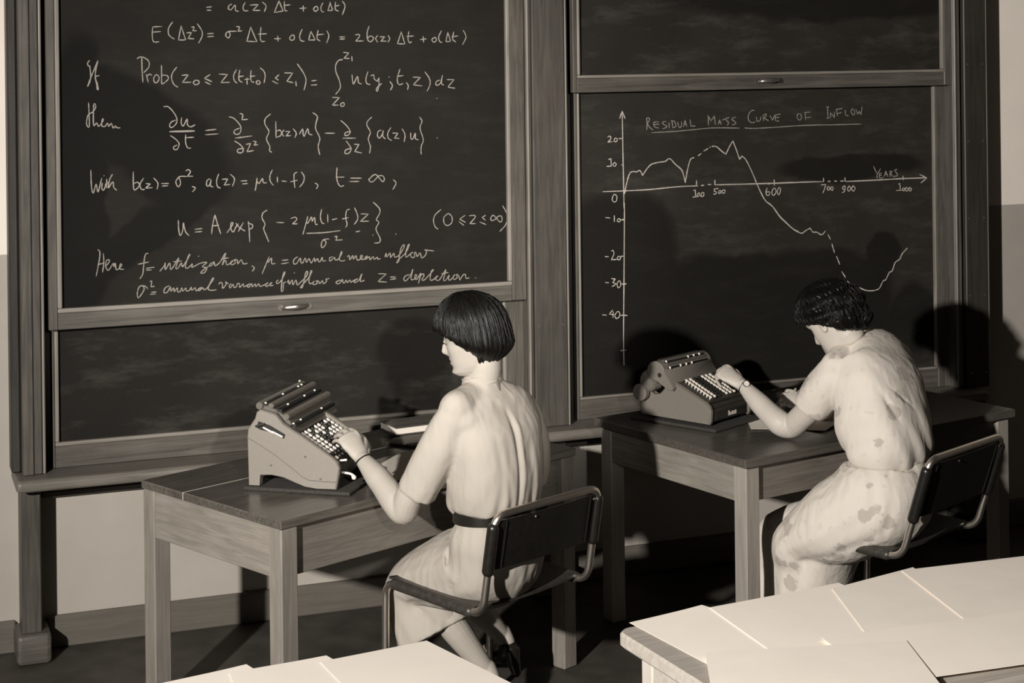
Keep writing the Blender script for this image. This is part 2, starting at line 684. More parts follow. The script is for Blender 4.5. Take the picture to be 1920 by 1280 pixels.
# lower left
xa2, xb2 = X(98, 700, YLF), X(986, 700, YLF)
zi2 = (Zz(105, 838, YLF) + Zz(700, 785, YLF)) / 2
m_ll = board_mat('slate_lower_left', 0.0145, [], 0.20)
B_LL = board('blackboard', 'blank dusty lower left blackboard behind the cream calculating machine', xa2, xb2, ZL + 0.001, TOP - 0.05, YL, YLF,
             0.008, xb2 - X(950, 680, YLF), zi2 - ZL, 0.014, m_ll)
# upper right
xa3, xb3 = X(1074, 100, YUF), X(1786, 100, YUF)
za3 = (Zz(1075, 178, YUF) + Zz(1787, 156, YUF)) / 2
zi3 = (Zz(1082, 150, YUF) + Zz(1770, 132, YUF)) / 2
lx = lambda px, py: X(px, py, YU) - xa3
lz = lambda px, py: Zz(px, py, YU) - za3
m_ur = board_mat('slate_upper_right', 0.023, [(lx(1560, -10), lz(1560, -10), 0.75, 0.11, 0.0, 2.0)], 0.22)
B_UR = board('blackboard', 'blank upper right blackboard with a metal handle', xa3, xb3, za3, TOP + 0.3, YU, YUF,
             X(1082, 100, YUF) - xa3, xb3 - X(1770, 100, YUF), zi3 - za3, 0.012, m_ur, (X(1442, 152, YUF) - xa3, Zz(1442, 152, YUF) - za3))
# lower right
xa4, xb4 = X(1080, 500, YLF), X(1779, 500, YLF)
zi4 = (Zz(1090, 752, YLF) + Zz(1755, 690, YLF)) / 2
lx = lambda px, py: X(px, py, YL) - xa4
lz = lambda px, py: Zz(px, py, YL) - (ZL + 0.001)
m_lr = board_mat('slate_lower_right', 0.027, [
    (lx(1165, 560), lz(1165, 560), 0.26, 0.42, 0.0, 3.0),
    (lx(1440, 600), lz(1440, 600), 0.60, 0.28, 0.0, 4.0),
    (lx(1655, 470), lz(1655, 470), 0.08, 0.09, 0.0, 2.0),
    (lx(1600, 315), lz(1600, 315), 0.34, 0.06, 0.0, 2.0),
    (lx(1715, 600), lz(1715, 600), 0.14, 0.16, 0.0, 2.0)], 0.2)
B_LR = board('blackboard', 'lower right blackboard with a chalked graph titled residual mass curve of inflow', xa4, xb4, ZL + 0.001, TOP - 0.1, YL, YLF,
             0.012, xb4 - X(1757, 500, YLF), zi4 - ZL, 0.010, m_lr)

# ---------------------------------------------------------------- chalk handwriting
# each entry: part name, board, strokes in tenths of a picture pixel; '|' marks a sharp corner
CHALKLINES = [
    ('equation_line', 'UL', '3872,138 3966,128;3880,191 3958,191;4348,78 4291,109 4286,172 4341,175 4411,94 4419,195 4473,211;4598,47 4559,125 4575,195 4653,203;4684,97 4848,86|4739,195 4880,195;4919,39 4989,109 4958,216;5231,16|5145,234|5309,206|5231,16;5333,23 5341,188 5388,203;5325,102 5442,91'),
    ('equation_line', 'UL', '5618,158 5743,150;5685,106 5691,216;5917,119 5878,173 5917,212 5965,173 5945,125 5917,119;6055,54 6017,135 6032,212 6071,222;6196,48|6148,202|6238,193|6186,39;6292,39 6287,173 6350,208;6279,116 6360,100;6418,19 6471,116 6418,279'),
    ('equation_line', 'UL', '2864,508 2856,625 2864,750 2903,789 2981,781;2864,503 3036,497;2864,602 3012,591;3239,409 3161,531 3169,656 3270,734;3395,484|3348,750|3481,747|3395,484;3500,617 3591,609|3528,722 3638,727;3591,508 3638,508 3614,578|3684,575;3700,445 3786,578 3786,688 3723,809;3888,633 4005,625;3888,688 4005,680;4434,586 4278,594 4231,656 4278,711 4317,656 4294,597;4434,500 4489,508 4466,586|4536,578;4700,508|4630,773|4817,781|4700,508;4895,508 4880,688 4903,773 4966,773;4841,641 4997,633;5145,727 5262,722;5208,672 5216,773'),
    ('equation_line', 'UL', '5470,659 5431,713 5464,755 5516,732 5512,665 5470,659;5666,549 5618,674 5643,761 5705,771;5830,588|5786,751|5913,748|5830,588;5965,568 5945,713 6003,771;5936,655 6071,640;6129,578 6167,674 6125,805;6360,697 6466,690;6369,736 6466,728;6664,655 6726,645 6741,684 6668,771|6813,767;6922,491 6884,617 6899,751 6957,780 7005,713 6947,674 6899,713;7082,665 7044,723 7082,790;7121,690 7217,690|7140,771 7246,771;7275,665 7308,723 7275,794;7525,597|7454,819|7593,825|7525,597;7666,588 7651,732 7680,800 7718,780;7622,684 7757,674;7878,742 7997,728;7936,684 7944,794;8142,703 8098,742 8132,790 8181,761 8171,709 8142,703;8277,578 8225,694 8248,780 8287,794;8398,607|8360,780|8450,775|8398,607;8508,597 8489,732 8547,786;8470,694 8585,671;8687,568 8739,694 8672,838'),
    ('equation_line', 'UL', '1680,1134 1644,1181 1656,1236 1684,1244 1700,1416 1688,1525 1644,1622 1684,1502 1766,1306 1836,1134 1797,1306 1789,1447 1812,1588 1825,1673 1844,1666 1820,1556 1784,1447 1859,1416;2659,1072 2664,1291 2680,1541;2570,1100 2625,1069 2703,1080 2789,1150 2789,1259 2695,1361;2742,1392 2781,1541;2750,1439 2797,1392 2844,1408;2914,1408 2883,1470 2898,1541 2945,1544 2984,1478 2961,1408 2914,1408;3028,1225 3031,1416 3034,1564 3086,1548 3156,1478 3133,1416 3039,1408;3317,1256 3234,1369 3219,1478 3266,1588 3336,1631;3409,1412 3531,1403|3422,1544 3586,1541;3664,1502 3625,1548 3664,1588 3727,1564 3727,1517 3664,1502;3942,1397|3831,1466|3977,1533;3844,1533 3945,1584;4106,1388 4266,1397|4141,1548 4312,1541'),
    ('equation_line', 'UL', '4434,1303 4380,1416 4395,1509 4442,1556;4497,1314 4478,1431 4489,1509 4544,1541;4473,1439 4567,1423;4583,1491 4677,1481;4630,1455 4634,1583;4708,1322 4700,1447 4716,1525 4762,1541;4684,1431 4786,1423;4825,1509 4806,1548 4825,1575 4864,1575 4875,1528 4825,1509;4880,1272 4950,1338 4973,1431 4950,1556;5231,1403|5161,1462|5223,1502;5106,1517 5208,1569;5333,1366 5489,1369|5380,1525 5497,1548;5547,1525 5556,1611;5575,1197 5692,1369 5739,1509 5700,1689;5841,1517 5934,1506;5828,1595 5942,1588;6427,1116 6348,1134 6294,1228 6302,1353 6364,1509 6380,1650 6294,1767;6434,981 6544,991|6450,1095 6552,1095;6598,1053 6602,1147;6231,1825 6364,1830|6231,1970 6348,1970;6419,1923 6384,1962 6411,1994 6453,1978 6450,1931 6419,1923'),
    ('equation_line', 'UL', '6602,1400 6612,1525 6633,1572 6703,1431 6722,1548 6781,1572;6898,1345 6862,1478 6878,1564 6938,1584;6953,1423 7008,1403 7019,1478 7078,1525|7106,1455 7102,1619 7078,1705 7055,1689 7078,1634 7156,1564;7294,1439 7300,1447;7309,1525 7359,1603 7320,1689;7500,1291 7453,1462 7461,1556 7500,1588 7555,1564;7445,1431 7559,1416;7617,1548 7656,1603 7641,1681;7742,1447 7883,1450|7750,1588 7914,1611;7966,1345 8055,1478 8062,1588 8008,1709;8250,1502 8188,1525 8172,1588 8227,1588 8273,1525 8297,1408 8278,1556 8320,1595;8375,1491 8516,1494|8414,1611 8414,1634 8531,1653;8192,1842 8195,1848'),
    ('equation_line', 'UL', '1661,1923 1669,2088 1675,2369 1633,2353 1625,2275 1656,2150 1734,2103 1789,2025 1789,1955 1758,1962 1750,2119 1758,2353 1812,2306 1852,2369 1914,2298 1938,2244 1919,2236 1909,2353 1969,2369 2016,2306 2039,2369 2086,2314 2125,2400 2164,2361 2188,2392 2250,2397;3070,2002 3156,2002 3266,2119 3320,2244 3289,2338 3211,2392 3180,2345 3219,2283 3297,2252;3406,2205 3398,2306 3438,2361 3508,2228 3516,2338 3578,2377 3656,2338;3180,2462 3648,2447;3180,2473 3648,2459;3195,2541 3297,2611 3359,2697 3320,2798 3266,2798 3258,2752 3320,2720;3484,2525 3481,2666 3516,2767 3578,2775;3477,2580 3633,2572;3852,2447 4055,2423;3852,2525 4086,2509'),
    ('equation_line', 'UL', '4294,2189 4388,2220 4497,2338 4520,2431 4481,2509 4403,2509 4395,2447 4497,2400;4497,2127 4552,2150 4536,2244|4645,2236;4411,2588 4723,2548;4395,2642 4497,2705 4562,2791 4536,2861 4458,2853 4466,2798 4567,2783;4614,2705 4700,2689|4630,2845 4755,2822;4747,2650 4802,2658 4762,2720|4833,2712;5075,2134 4973,2228 4973,2338 5044,2462 4997,2603 5059,2744 5056,2822 5094,2853;5172,2275 5177,2580;5177,2462 5239,2439 5278,2478 5262,2541 5184,2572;5325,2439 5286,2494 5322,2553;5353,2462 5434,2462|5364,2548 5458,2541;5494,2412 5556,2494 5528,2580;5614,2517 5677,2416 5684,2517 5708,2548 5770,2408 5794,2509 5856,2525;5864,2111 5950,2181 5927,2306 5919,2416 5997,2588 5966,2744 5997,2900;6094,2497 6275,2497;6388,2256 6497,2353 6567,2462 6528,2533 6466,2533 6481,2486 6567,2462;6427,2591 6669,2588;6489,2642 6544,2712 6583,2791 6544,2869 6473,2877 6481,2814 6591,2775;6645,2705 6731,2705|6653,2838 6786,2869'),
    ('equation_line', 'UL', '6972,2194 6891,2275 6883,2353 6945,2478 6906,2603 6945,2744 6930,2869;7148,2439 7094,2462 7078,2541 7117,2588 7172,2509 7188,2447 7180,2556 7227,2600;7328,2392 7273,2494 7281,2588 7344,2631;7359,2494 7461,2497|7398,2588 7484,2595;7539,2412 7594,2525 7578,2658;7703,2486 7703,2588 7742,2603 7789,2494 7789,2595 7844,2619;7867,2194 7914,2275 7875,2400 7938,2619 7898,2744 7898,2892;8195,2580 8198,2588'),
    ('equation_line', 'UL', '1703,3189 1716,3494 1750,3619 1805,3447 1836,3603 1909,3338;1919,3431 1909,3525 1945,3564 2000,3416;1950,3291 1953,3297;2003,3353 1997,3525;1969,3455 2039,3416;2109,3267 2055,3369 2031,3525 2086,3439 2125,3416 2133,3509 2188,3564;2500,3220 2508,3541 2578,3525 2617,3462 2578,3416 2512,3439;2695,3338 2628,3447 2648,3541 2711,3553;2734,3439 2820,3447|2727,3525 2859,3517;2883,3338 2961,3431 2945,3544;3028,3439 3164,3439;3039,3486 3148,3481;3508,3309 3375,3309 3305,3384 3305,3447 3344,3502 3383,3447 3375,3369 3344,3330;3484,3205 3531,3178 3570,3220 3516,3303|3617,3303;3602,3494 3664,3525 3609,3595;3938,3353 3883,3384 3875,3478 3922,3478 3961,3369 3945,3478 4000,3502;4102,3259 4062,3384 4078,3494 4133,3525;4164,3361 4273,3353|4203,3470 4312,3455;4320,3267 4398,3353 4359,3491'),
    ('equation_line', 'UL', '4516,3392 4633,3388;4544,3447 4641,3439;4820,3338 4805,3462 4786,3572;4825,3400 4859,3439 4922,3345 4938,3423 5000,3423;5106,3189 5062,3291 5070,3400 5125,3470;5200,3314 5203,3416;5281,3392 5375,3400;5570,3228 5516,3267 5516,3400 5531,3517;5445,3408 5578,3377;5648,3220 5703,3306 5688,3416 5617,3506;5906,3431 5961,3470 5934,3538;6320,3142 6312,3322 6344,3447 6391,3494 6445,3478;6297,3322 6453,3319;6570,3338 6781,3338;6547,3403 6734,3400'),
    ('equation_line', 'UL', '6917,3367 7000,3283 7067,3283 7167,3400 7207,3367 7183,3300 7100,3300 7000,3400 6933,3400 6917,3350;7373,3367 7427,3433 7367,3550'),
    ('equation_line', 'UL', '3344,4127 3352,4306 3383,4416 3430,4306 3438,4173 3477,4338 3547,4416;3656,4298 3789,4283;3653,4350 3789,4338;4031,4025 3984,4228 3972,4384;4031,4025 4078,4197 4138,4381;3984,4236 4102,4220'),
    ('equation_line', 'UL', '4258,4361 4320,4275 4367,4197 4359,4169 4331,4189 4331,4291 4375,4345 4430,4244 4469,4197;4422,4181 4484,4259 4594,4330;4562,4173 4469,4338;4656,4150 4672,4306 4684,4533;4669,4189 4734,4212 4731,4267 4680,4298;5008,3939 4930,3994 4914,4088 4969,4197 4945,4291 5000,4431 5039,4533;5184,4169 5328,4173;5453,4095 5539,4072 5562,4119 5484,4197|5578,4194;5773,4056 5727,4228 5680,4392;5747,4150 5773,4181 5844,4064 5852,4150 5898,4072 5914,4197 5953,4205;6031,3923 6008,4056 6031,4166 6078,4194;6144,4017 6148,4169;6227,4119 6320,4095;6555,3923 6500,3947 6484,4088 6508,4197 6484,4259;6414,4103 6531,4080;6648,3892 6703,4025 6703,4119 6641,4205;6766,4009 6909,4012|6758,4150 6914,4142;5742,4372 6062,4361 6378,4322;6672,4345 6747,4330;6172,4478 6062,4494 6023,4588 6047,4642 6102,4588 6109,4525 6062,4494;6273,4439 6320,4431 6297,4502|6422,4494'),
    ('equation_line', 'UL', '6995,3786 7112,3903 7120,3997 7058,4114 7105,4169 7050,4294 7128,4466 7112,4544 7019,4556;6988,4411 6995,4406;7417,4384 7428,4391;8269,3927 8159,4028 8128,4138 8159,4247 8214,4294;8409,3997 8323,4075 8331,4184 8394,4228 8472,4169 8472,4059 8409,4000;8722,4036|8620,4106|8730,4169;8605,4153 8698,4223;8800,4044 8886,4036 8909,4075 8808,4192|8917,4192;9105,4036|9042,4075|9105,4130;8995,4161 9112,4208;9198,4098 9238,4036 9300,4075 9362,4153 9409,4145 9409,4059 9347,4052 9269,4122 9214,4130 9198,4091;9425,3856 9503,4012 9488,4200 9370,4338'),
    ('handwritten_line', 'UL', '1834,4681 1872,4719 1863,4869 1803,5178;1938,4747 1947,4925 1923,5103;1834,4963 1956,4925;1975,5000 2050,4906 2041,4869 1994,4888 1984,5000 2031,5066 2106,4963 2134,4934 2134,5000 2163,4934 2181,5056 2247,5019 2284,4963 2256,4953 2247,5038 2322,5047;2781,4747 2725,4775 2697,4944 2678,5131 2622,5225;2594,4953 2791,4910;2744,5028 2894,5009;2740,5060 2838,5060;2997,5084 3081,4981 3100,4925 3100,5056 3184,4925 3194,5047 3250,5000 3353,4831 3297,5019 3344,5019 3400,4925 3419,5000 3475,4925 3559,4775 3531,4803 3475,5000 3531,5019 3606,4944 3597,5009 3663,4981 3756,4934 3878,4916 3794,5000 3878,5019 3841,5103 3775,5122 3785,5084 3925,4981;4019,4906 3944,4944 3935,4991 4000,4944 4019,4916 4038,4981 4131,4906 4235,4738 4169,4963 4206,4897 4235,4888 4253,4963 4319,4934 4375,4878 4328,4916 4347,4963 4413,4925 4394,4869 4450,4878 4460,4944 4525,4869 4563,4944 4638,4934;3250,4906 3409,4891;4150,4850 4281,4835;4722,4981 4769,5019 4731,5084;3719,4799 3726,4805'),
    ('handwritten_line', 'UL', '5047,4812 4990,4950 4916,5133;5035,4835 5024,4916 5093,4835 5093,4938 5161,4938;5287,4881 5402,4870;5276,4945 5413,4922;5585,4812 5517,4858 5505,4938 5562,4938 5631,4835 5643,4916 5677,4927 5723,4835 5746,4916 5792,4847 5826,4916 5849,4916 5895,4835 5906,4904 5952,4847 5975,4904 6009,4893 6044,4824 6055,4893 6112,4881;6238,4812 6181,4835 6193,4893 6273,4824 6284,4870 6342,4858 6410,4744 6399,4721 6364,4858 6410,4893 6468,4877;6513,4812 6548,4790 6559,4870 6616,4790 6628,4858 6674,4790 6697,4870 6754,4858 6800,4801 6765,4790 6765,4847 6823,4858 6891,4801 6857,4812 6857,4858 6926,4812 6937,4870 6995,4812 7018,4858 7075,4824 7086,4858 7132,4847'),
    ('handwritten_line', 'UL', '7214,4817 7245,4747 7253,4817 7316,4739 7323,4825 7386,4747 7402,4817 7488,4778 7581,4622 7566,4591 7519,4653 7488,4794 7480,4888 7441,4927 7464,4872 7519,4825 7612,4731 7675,4591 7652,4598 7612,4716 7612,4817 7675,4778 7738,4723 7698,4762 7722,4825 7777,4809 7769,4739 7800,4739 7823,4809 7878,4739 7909,4833 7980,4778 7995,4700 7964,4684 8136,4703'),
    ('handwritten_line', 'UL', '2772,5413 2725,5366 2622,5366 2575,5488 2594,5581 2659,5506 2706,5413 2678,5356;2809,5281 2847,5272 2828,5375|2894,5366;2838,5478 2931,5473;2819,5516 2913,5510;3175,5356 3100,5394 3072,5478 3138,5478 3194,5375 3203,5459 3259,5394 3269,5469 3325,5394 3334,5469 3381,5459 3409,5394 3428,5459 3484,5394 3494,5450 3550,5441 3588,5384 3597,5441 3663,5394 3681,5450 3785,5384 3719,5413 3738,5450 3803,5394 3831,5431 3888,5394 4000,5234 3981,5225 3906,5394 3944,5441 4056,5431;4103,5328 4131,5291 4169,5319 4178,5403 4244,5319 4225,5281 4281,5319;4338,5319 4300,5356 4319,5394 4375,5328 4385,5384 4431,5375 4450,5319 4488,5319 4497,5384 4563,5319 4572,5375 4628,5347 4694,5319 4638,5356 4666,5384 4722,5319 4731,5375 4788,5319 4797,5375 4853,5319 4872,5366 4938,5347 5031,5300 4975,5338 5003,5366 5069,5328 5097,5296 5065,5319 5069,5353 5125,5347'),
    ('handwritten_line', 'UL', '5219,5248 5184,5282 5200,5317 5265,5271 5310,5191 5345,5110 5322,5110 5287,5271 5276,5454 5310,5431 5315,5317 5356,5282;5391,5294 5413,5248 5425,5328 5482,5248 5494,5340 5551,5248 5574,5340 5631,5294 5746,5179 5769,5087 5734,5110 5700,5271 5666,5385 5636,5385 5700,5305 5792,5202 5849,5087 5826,5087 5792,5271 5826,5317 5895,5271 5860,5305 5895,5335 5952,5305 5929,5266 5975,5271 5998,5317 6044,5259 6067,5317 6124,5271 6112,5236 6170,5220;5517,5110 5521,5120;6387,5248 6307,5282 6319,5317 6376,5305 6422,5236 6433,5294 6468,5294 6490,5248 6513,5294 6559,5248 6582,5289 6628,5259 6708,5225 6639,5271 6662,5294 6731,5248 6788,5129 6754,5271 6834,5252'),
    ('handwritten_line', 'UL', '7097,5130 7245,5130|7089,5278 7253,5286;7316,5192 7417,5192;7316,5239 7425,5223;7675,5145 7597,5177 7573,5239 7612,5262 7691,5169 7745,5044 7706,5216 7753,5239 7816,5177 7792,5145 7777,5216 7823,5231 7894,5114 7847,5309;7870,5184 7933,5130 7948,5177 7909,5239 7956,5247 8034,5169 8128,5059 8089,5083 8066,5239 8128,5239 8214,5169 8167,5200 8183,5247 8245,5239 8362,5052 8316,5239 8362,5247 8425,5153 8409,5239 8456,5239 8534,5145 8495,5192 8519,5239 8573,5200 8558,5145 8597,5161 8620,5239 8628,5239 8691,5145 8730,5153 8738,5216 8800,5208;8277,5130 8409,5106;8917,5205 8920,5211'),
    ('graph_axes', 'LR', '11667,2081|11678,2738|11697,3628|11702,3910;11620,2222|11667,2081|11720,2222;11303,3593 12100,3558 12710,3499 13085,3483;13143,3478 13202,3474;13272,3460 13331,3457;13401,3464 14116,3446 15000,3422;13061,3382 13061,3488;13406,3371 13406,3469;14519,3371 14519,3476;11608,2597 11655,2597;11655,3087 11664,3094;11643,4121 11702,4116'),
    ('graph_axes', 'LR', '11710,3800 11702,5050 11692,6300 11700,6838;11638,4805 11688,4800;11650,5325 11745,5320;11630,5908 11762,5912;11638,6570 11738,6562'),
    ('graph_axes', 'LR', '14400,3452 14509,3434 14947,3417 15446,3402;15520,3399 15570,3399;15643,3395 15695,3395;15756,3395 15822,3391;15844,3402 16478,3373 16916,3347 17375,3332;17244,3270|17380,3336|17266,3430;14514,3373 14520,3456;15439,3336 15446,3402;15844,3325 15848,3402;16931,3299 16938,3373'),
    ('graph_curve', 'LR', '11713,3628 11749,3441 11807,3253 11878,3214 11936,3223 11983,3195 12018,3218 12049,3289|12124,3171 12217,3078 12358,3042 12475,3024 12557,2972 12663,3078 12780,3183 12822,3300 12850,3429|12886,3206 12944,2995 13014,2953;13089,2920 13150,2878;13197,2831 13277,2785;13307,2761 13319,2756;13347,2742 13436,2749 13530,2831 13612,2890|13671,2761 13741,2639|13800,2785 13870,2991|13910,2925 13987,2995 14093,3206 14233,3535 14351,3757 14491,3875 14632,4074 14866,4285 14974,4336'),
    ('graph_curve', 'LR', '14400,3795 14488,3872 14619,4047 14750,4178 14881,4299 15023,4371 15111,4320 15192,4277|15242,4353 15319,4353 15406,4401 15476,4331;15527,4393 15570,4485;15599,4572 15647,4736;15686,4802 15745,4955;15783,5086 15855,5202;15888,5268 15953,5327 16085,5377 16260,5447 16467,5421 16555,5272 16610,5239 16675,5108 16730,5075 16785,4922 16872,4856 16916,4758 17014,4649'),
    ('axis_numbers', 'LR', '11392,2574 11432,2550 11456,2597 11397,2663|11479,2656;11538,2585 11510,2639 11549,2656 11580,2609 11538,2585;11409,2991|11456,2972|11463,3113;11374,3117 11467,3113;11526,3042 11491,3089 11526,3117 11556,3078 11526,3042;11514,3640 11479,3722 11502,3781 11556,3769 11566,3675 11514,3640;11355,4078 11439,4086;11519,4039 11519,4156;11596,4097 11573,4144 11620,4156 11631,4109 11596,4097;13003,3574|13038,3558|13043,3687;12986,3694 13085,3687;13085,3628 13073,3675 13120,3664 13113,3617 13085,3628;13160,3605 13143,3675 13190,3675 13197,3617 13160,3605;13472,3535|13394,3539|13389,3582 13436,3605 13413,3640 13378,3633;13488,3570 13472,3617 13507,3617 13518,3577 13488,3570;13558,3558 13535,3610 13582,3617 13596,3570 13558,3558;14386,3523 14362,3605 14386,3664 14433,3640 14421,3593 14374,3605;14503,3530 14472,3605 14503,3664 14550,3605 14538,3535 14503,3530;14597,3523 14573,3593 14604,3652 14632,3582 14627,3523 14597,3523'),
    ('axis_numbers', 'LR', '11345,4808 11412,4812;11462,4705 11495,4695 11512,4762 11462,4870|11562,4862;11600,4800 11570,4845 11612,4870 11638,4825 11600,4800;11350,5292 11412,5300;11462,5220 11538,5230|11488,5295 11550,5325 11475,5370;11600,5262 11570,5325 11595,5395 11638,5350 11630,5275 11600,5262;11295,5900 11370,5908;11488,5812|11425,5888|11512,5895;11500,5838 11495,5955;11575,5838 11530,5912 11562,5970 11620,5925 11612,5850 11575,5838'),
    ('axis_numbers', 'LR', '15395,3467 15483,3456|15461,3544 15428,3620;15527,3496 15511,3544 15542,3566 15564,3522 15527,3496;15592,3496 15577,3544 15608,3566 15625,3522 15592,3496;15833,3478 15796,3522 15833,3555 15848,3511 15833,3478;15848,3511 15833,3588 15789,3609;15920,3483 15892,3544 15920,3583 15953,3533 15920,3483;15997,3478 15971,3533 16001,3583 16036,3533 15997,3478;16850,3456|16872,3434|16883,3566;16802,3570 16905,3566;16938,3522 16920,3555 16949,3577 16964,3533 16938,3522;16992,3511 16977,3555 17003,3583 17030,3544 16992,3511;17051,3511 17043,3555 17069,3583 17091,3544 17051,3511'),
    ('axis_title', 'LR', '16380,3117 16439,3248;16511,3161|16446,3270 16446,3343;16489,3248|16489,3336|16555,3332;16489,3248 16533,3244;16489,3286 16533,3281;16577,3314|16610,3205|16649,3308;16588,3270 16636,3266;16686,3205 16693,3314;16686,3205 16730,3216 16697,3255|16752,3314;16824,3176 16774,3189 16817,3248 16828,3292 16763,3308'),
    ('graph_title', 'LR', '12122,2213 12134,2315 12128,2435;12122,2219 12158,2210 12182,2243 12140,2315|12182,2387 12241,2435;12349,2285 12265,2291 12259,2327 12283,2381 12349,2399;12265,2333 12361,2327;12487,2273 12427,2291 12439,2327 12499,2363 12487,2393 12427,2411;12547,2303 12547,2397;12601,2261 12616,2399;12583,2261 12649,2279 12673,2339 12667,2375 12619,2395;12709,2291 12727,2375 12756,2387 12780,2351 12780,2279;12816,2375|12846,2249|12876,2369;12822,2333 12870,2327;12940,2243|12954,2363|13038,2363;13287,2351|13278,2165|13331,2267|13395,2171|13415,2333;13469,2333|13493,2243|13523,2333;13481,2291 13517,2285;13673,2201 13613,2225 13625,2255 13661,2303 13637,2351;13547,2249 13649,2213;13799,2195 13739,2213 13733,2243 13793,2291 13781,2327 13727,2339;12214,2486 12739,2456 13337,2399 13865,2401'),
    ('graph_title', 'LR', '13962,2398 14125,2406 14500,2388 15075,2350 15625,2338 16150,2325;14144,2069 14088,2075 14031,2162 14038,2250 14100,2300 14162,2281;14181,2194 14200,2269 14250,2262 14269,2188;14306,2175 14319,2269;14300,2175 14362,2131 14362,2175 14325,2212|14412,2265;14438,2162|14488,2256|14525,2156;14638,2138 14550,2156 14538,2212 14550,2262 14606,2269;14544,2206 14612,2198;14981,2125 14944,2175 14969,2238 15012,2244 15031,2188 15000,2131;15100,2094 15106,2244;15081,2112 15188,2100;15094,2206 15212,2194;15519,2012 15525,2212;15494,2012 15538,2002;15506,2219 15556,2206;15575,2206|15572,2112|15650,2206|15644,2100;15681,2056 15706,2175;15669,2056 15794,2031;15688,2128 15781,2112;15850,2062 15856,2150 15906,2172;15988,2038 15960,2081 15988,2150 16025,2138 16019,2069 15988,2038;16050,2050|16081,2144|16112,2081|16144,2156|16166,1998'),
]


def smooth_stroke(pts):
    if len(pts) < 3:
        n = 4
        return [tuple(pts[0][j] + (pts[-1][j] - pts[0][j]) * k / n for j in (0, 1)) for k in range(n + 1)]
    out = []
    for i in range(len(pts) - 1):
        p0, p1, p2, p3 = (np.array(pts[max(0, min(len(pts) - 1, q))]) for q in (i - 1, i, i + 1, i + 2))
        for k in range(4):
            t = k / 4
            out.append(tuple(0.5 * ((2 * p1) + (-p0 + p2) * t + (2 * p0 - 5 * p1 + 4 * p2 - p3) * t * t + (-p0 + 3 * p1 - 3 * p2 + p3) * t ** 3)))
    out.append(tuple(pts[-1]))
    return out


def chalk(name, root, yface, strokes, wpx=1.0):
    """chalk strokes as thin raised ribbons lying on the slate"""
    mb = MB()
    rnd = random.Random(len(strokes))
    bold = name in ('graph_curve', 'graph_axes')
    for s_ in strokes.split(';'):
        path = []
        for seg in s_.split('|'):
            pts = [tuple(int(c) / 10 for c in p.split(',')) for p in seg.split()]
            if path and len(pts) == 1:
                q = path[-1]
                path += smooth_stroke([q, pts[0]])[1:]
            elif path:
                path += smooth_stroke([path[-1], pts[0]])[1:] + smooth_stroke(pts)[1:]
            else:
                path += smooth_stroke(pts) if len(pts) > 1 else pts
        q3 = [aty(px, py, yface - 0.0012) for px, py in path]
        q3 = [q for i, q in enumerate(q3) if i == 0 or np.linalg.norm(q - q3[i - 1]) > 2e-4]
        if len(q3) < 2:
            continue
        hw = wpx * 0.0019 * (1.15 if bold else 1.0)
        v, f = [], []
        for i, q in enumerate(q3):
            t = q3[min(i + 1, len(q3) - 1)] - q3[max(i - 1, 0)]
            t = t / (np.linalg.norm(t) + 1e-9)
            nrm = np.array([-t[2], 0, t[0]])
            w = hw * (0.8 + 0.45 * rnd.random())
            if i in (0, len(q3) - 1):
                w *= 0.55
            e = -t * hw * 0.5 if i == 0 else (t * hw * 0.5 if i == len(q3) - 1 else 0)
            v += [q + e - nrm * w, q + e + np.array([0, -0.0007, 0]), q + e + nrm * w]
        for i in range(len(q3) - 1):
            f += [(3 * i, 3 * i + 3, 3 * i + 4, 3 * i + 1), (3 * i + 1, 3 * i + 4, 3 * i + 5, 3 * i + 2)]
        mb.add(v, f)
    return mesh_obj(name, mb, CHALKG if name in ('graph_curve', 'graph_axes', 'axis_numbers') else (CHALK if (name != 'graph_title' and name != 'handwritten_line') else CHALKF), root, world=True, kind='stuff')


for nm, bd, st in CHALKLINES:
    chalk(nm, B_UL if bd == 'UL' else B_LR, YU if bd == 'UL' else YL, st)


# ================================================================ writing tables
LEGW = wood('leg_wood', 0.20, 2, contrast=0.18)
APR = wood('apron_wood', 0.15, 0, contrast=0.22, scale=14)
APRY = wood('apron_wood_side', 0.22, 1, contrast=0.2, scale=14)
TOPW = wood('varnished_top', 0.085, 0, rough=0.33, contrast=0.38, scale=14, coat=0.35)
TOPW2 = wood('dull_varnished_top', 0.075, 0, rough=0.4, contrast=0.3, scale=14, coat=0.25)
PALEX = wood('pale_wood', 0.40, 0, contrast=0.12)
PALEZ = wood('pale_leg_wood', 0.48, 2, contrast=0.08)
BLACKL = mat('black_leathercloth', 0.012, 0.32, var=0.2, scale=60, spec=0.5)
BRNL = mat('brown_leathercloth', 0.035, 0.4, var=0.3, scale=60)
TH = 0.75


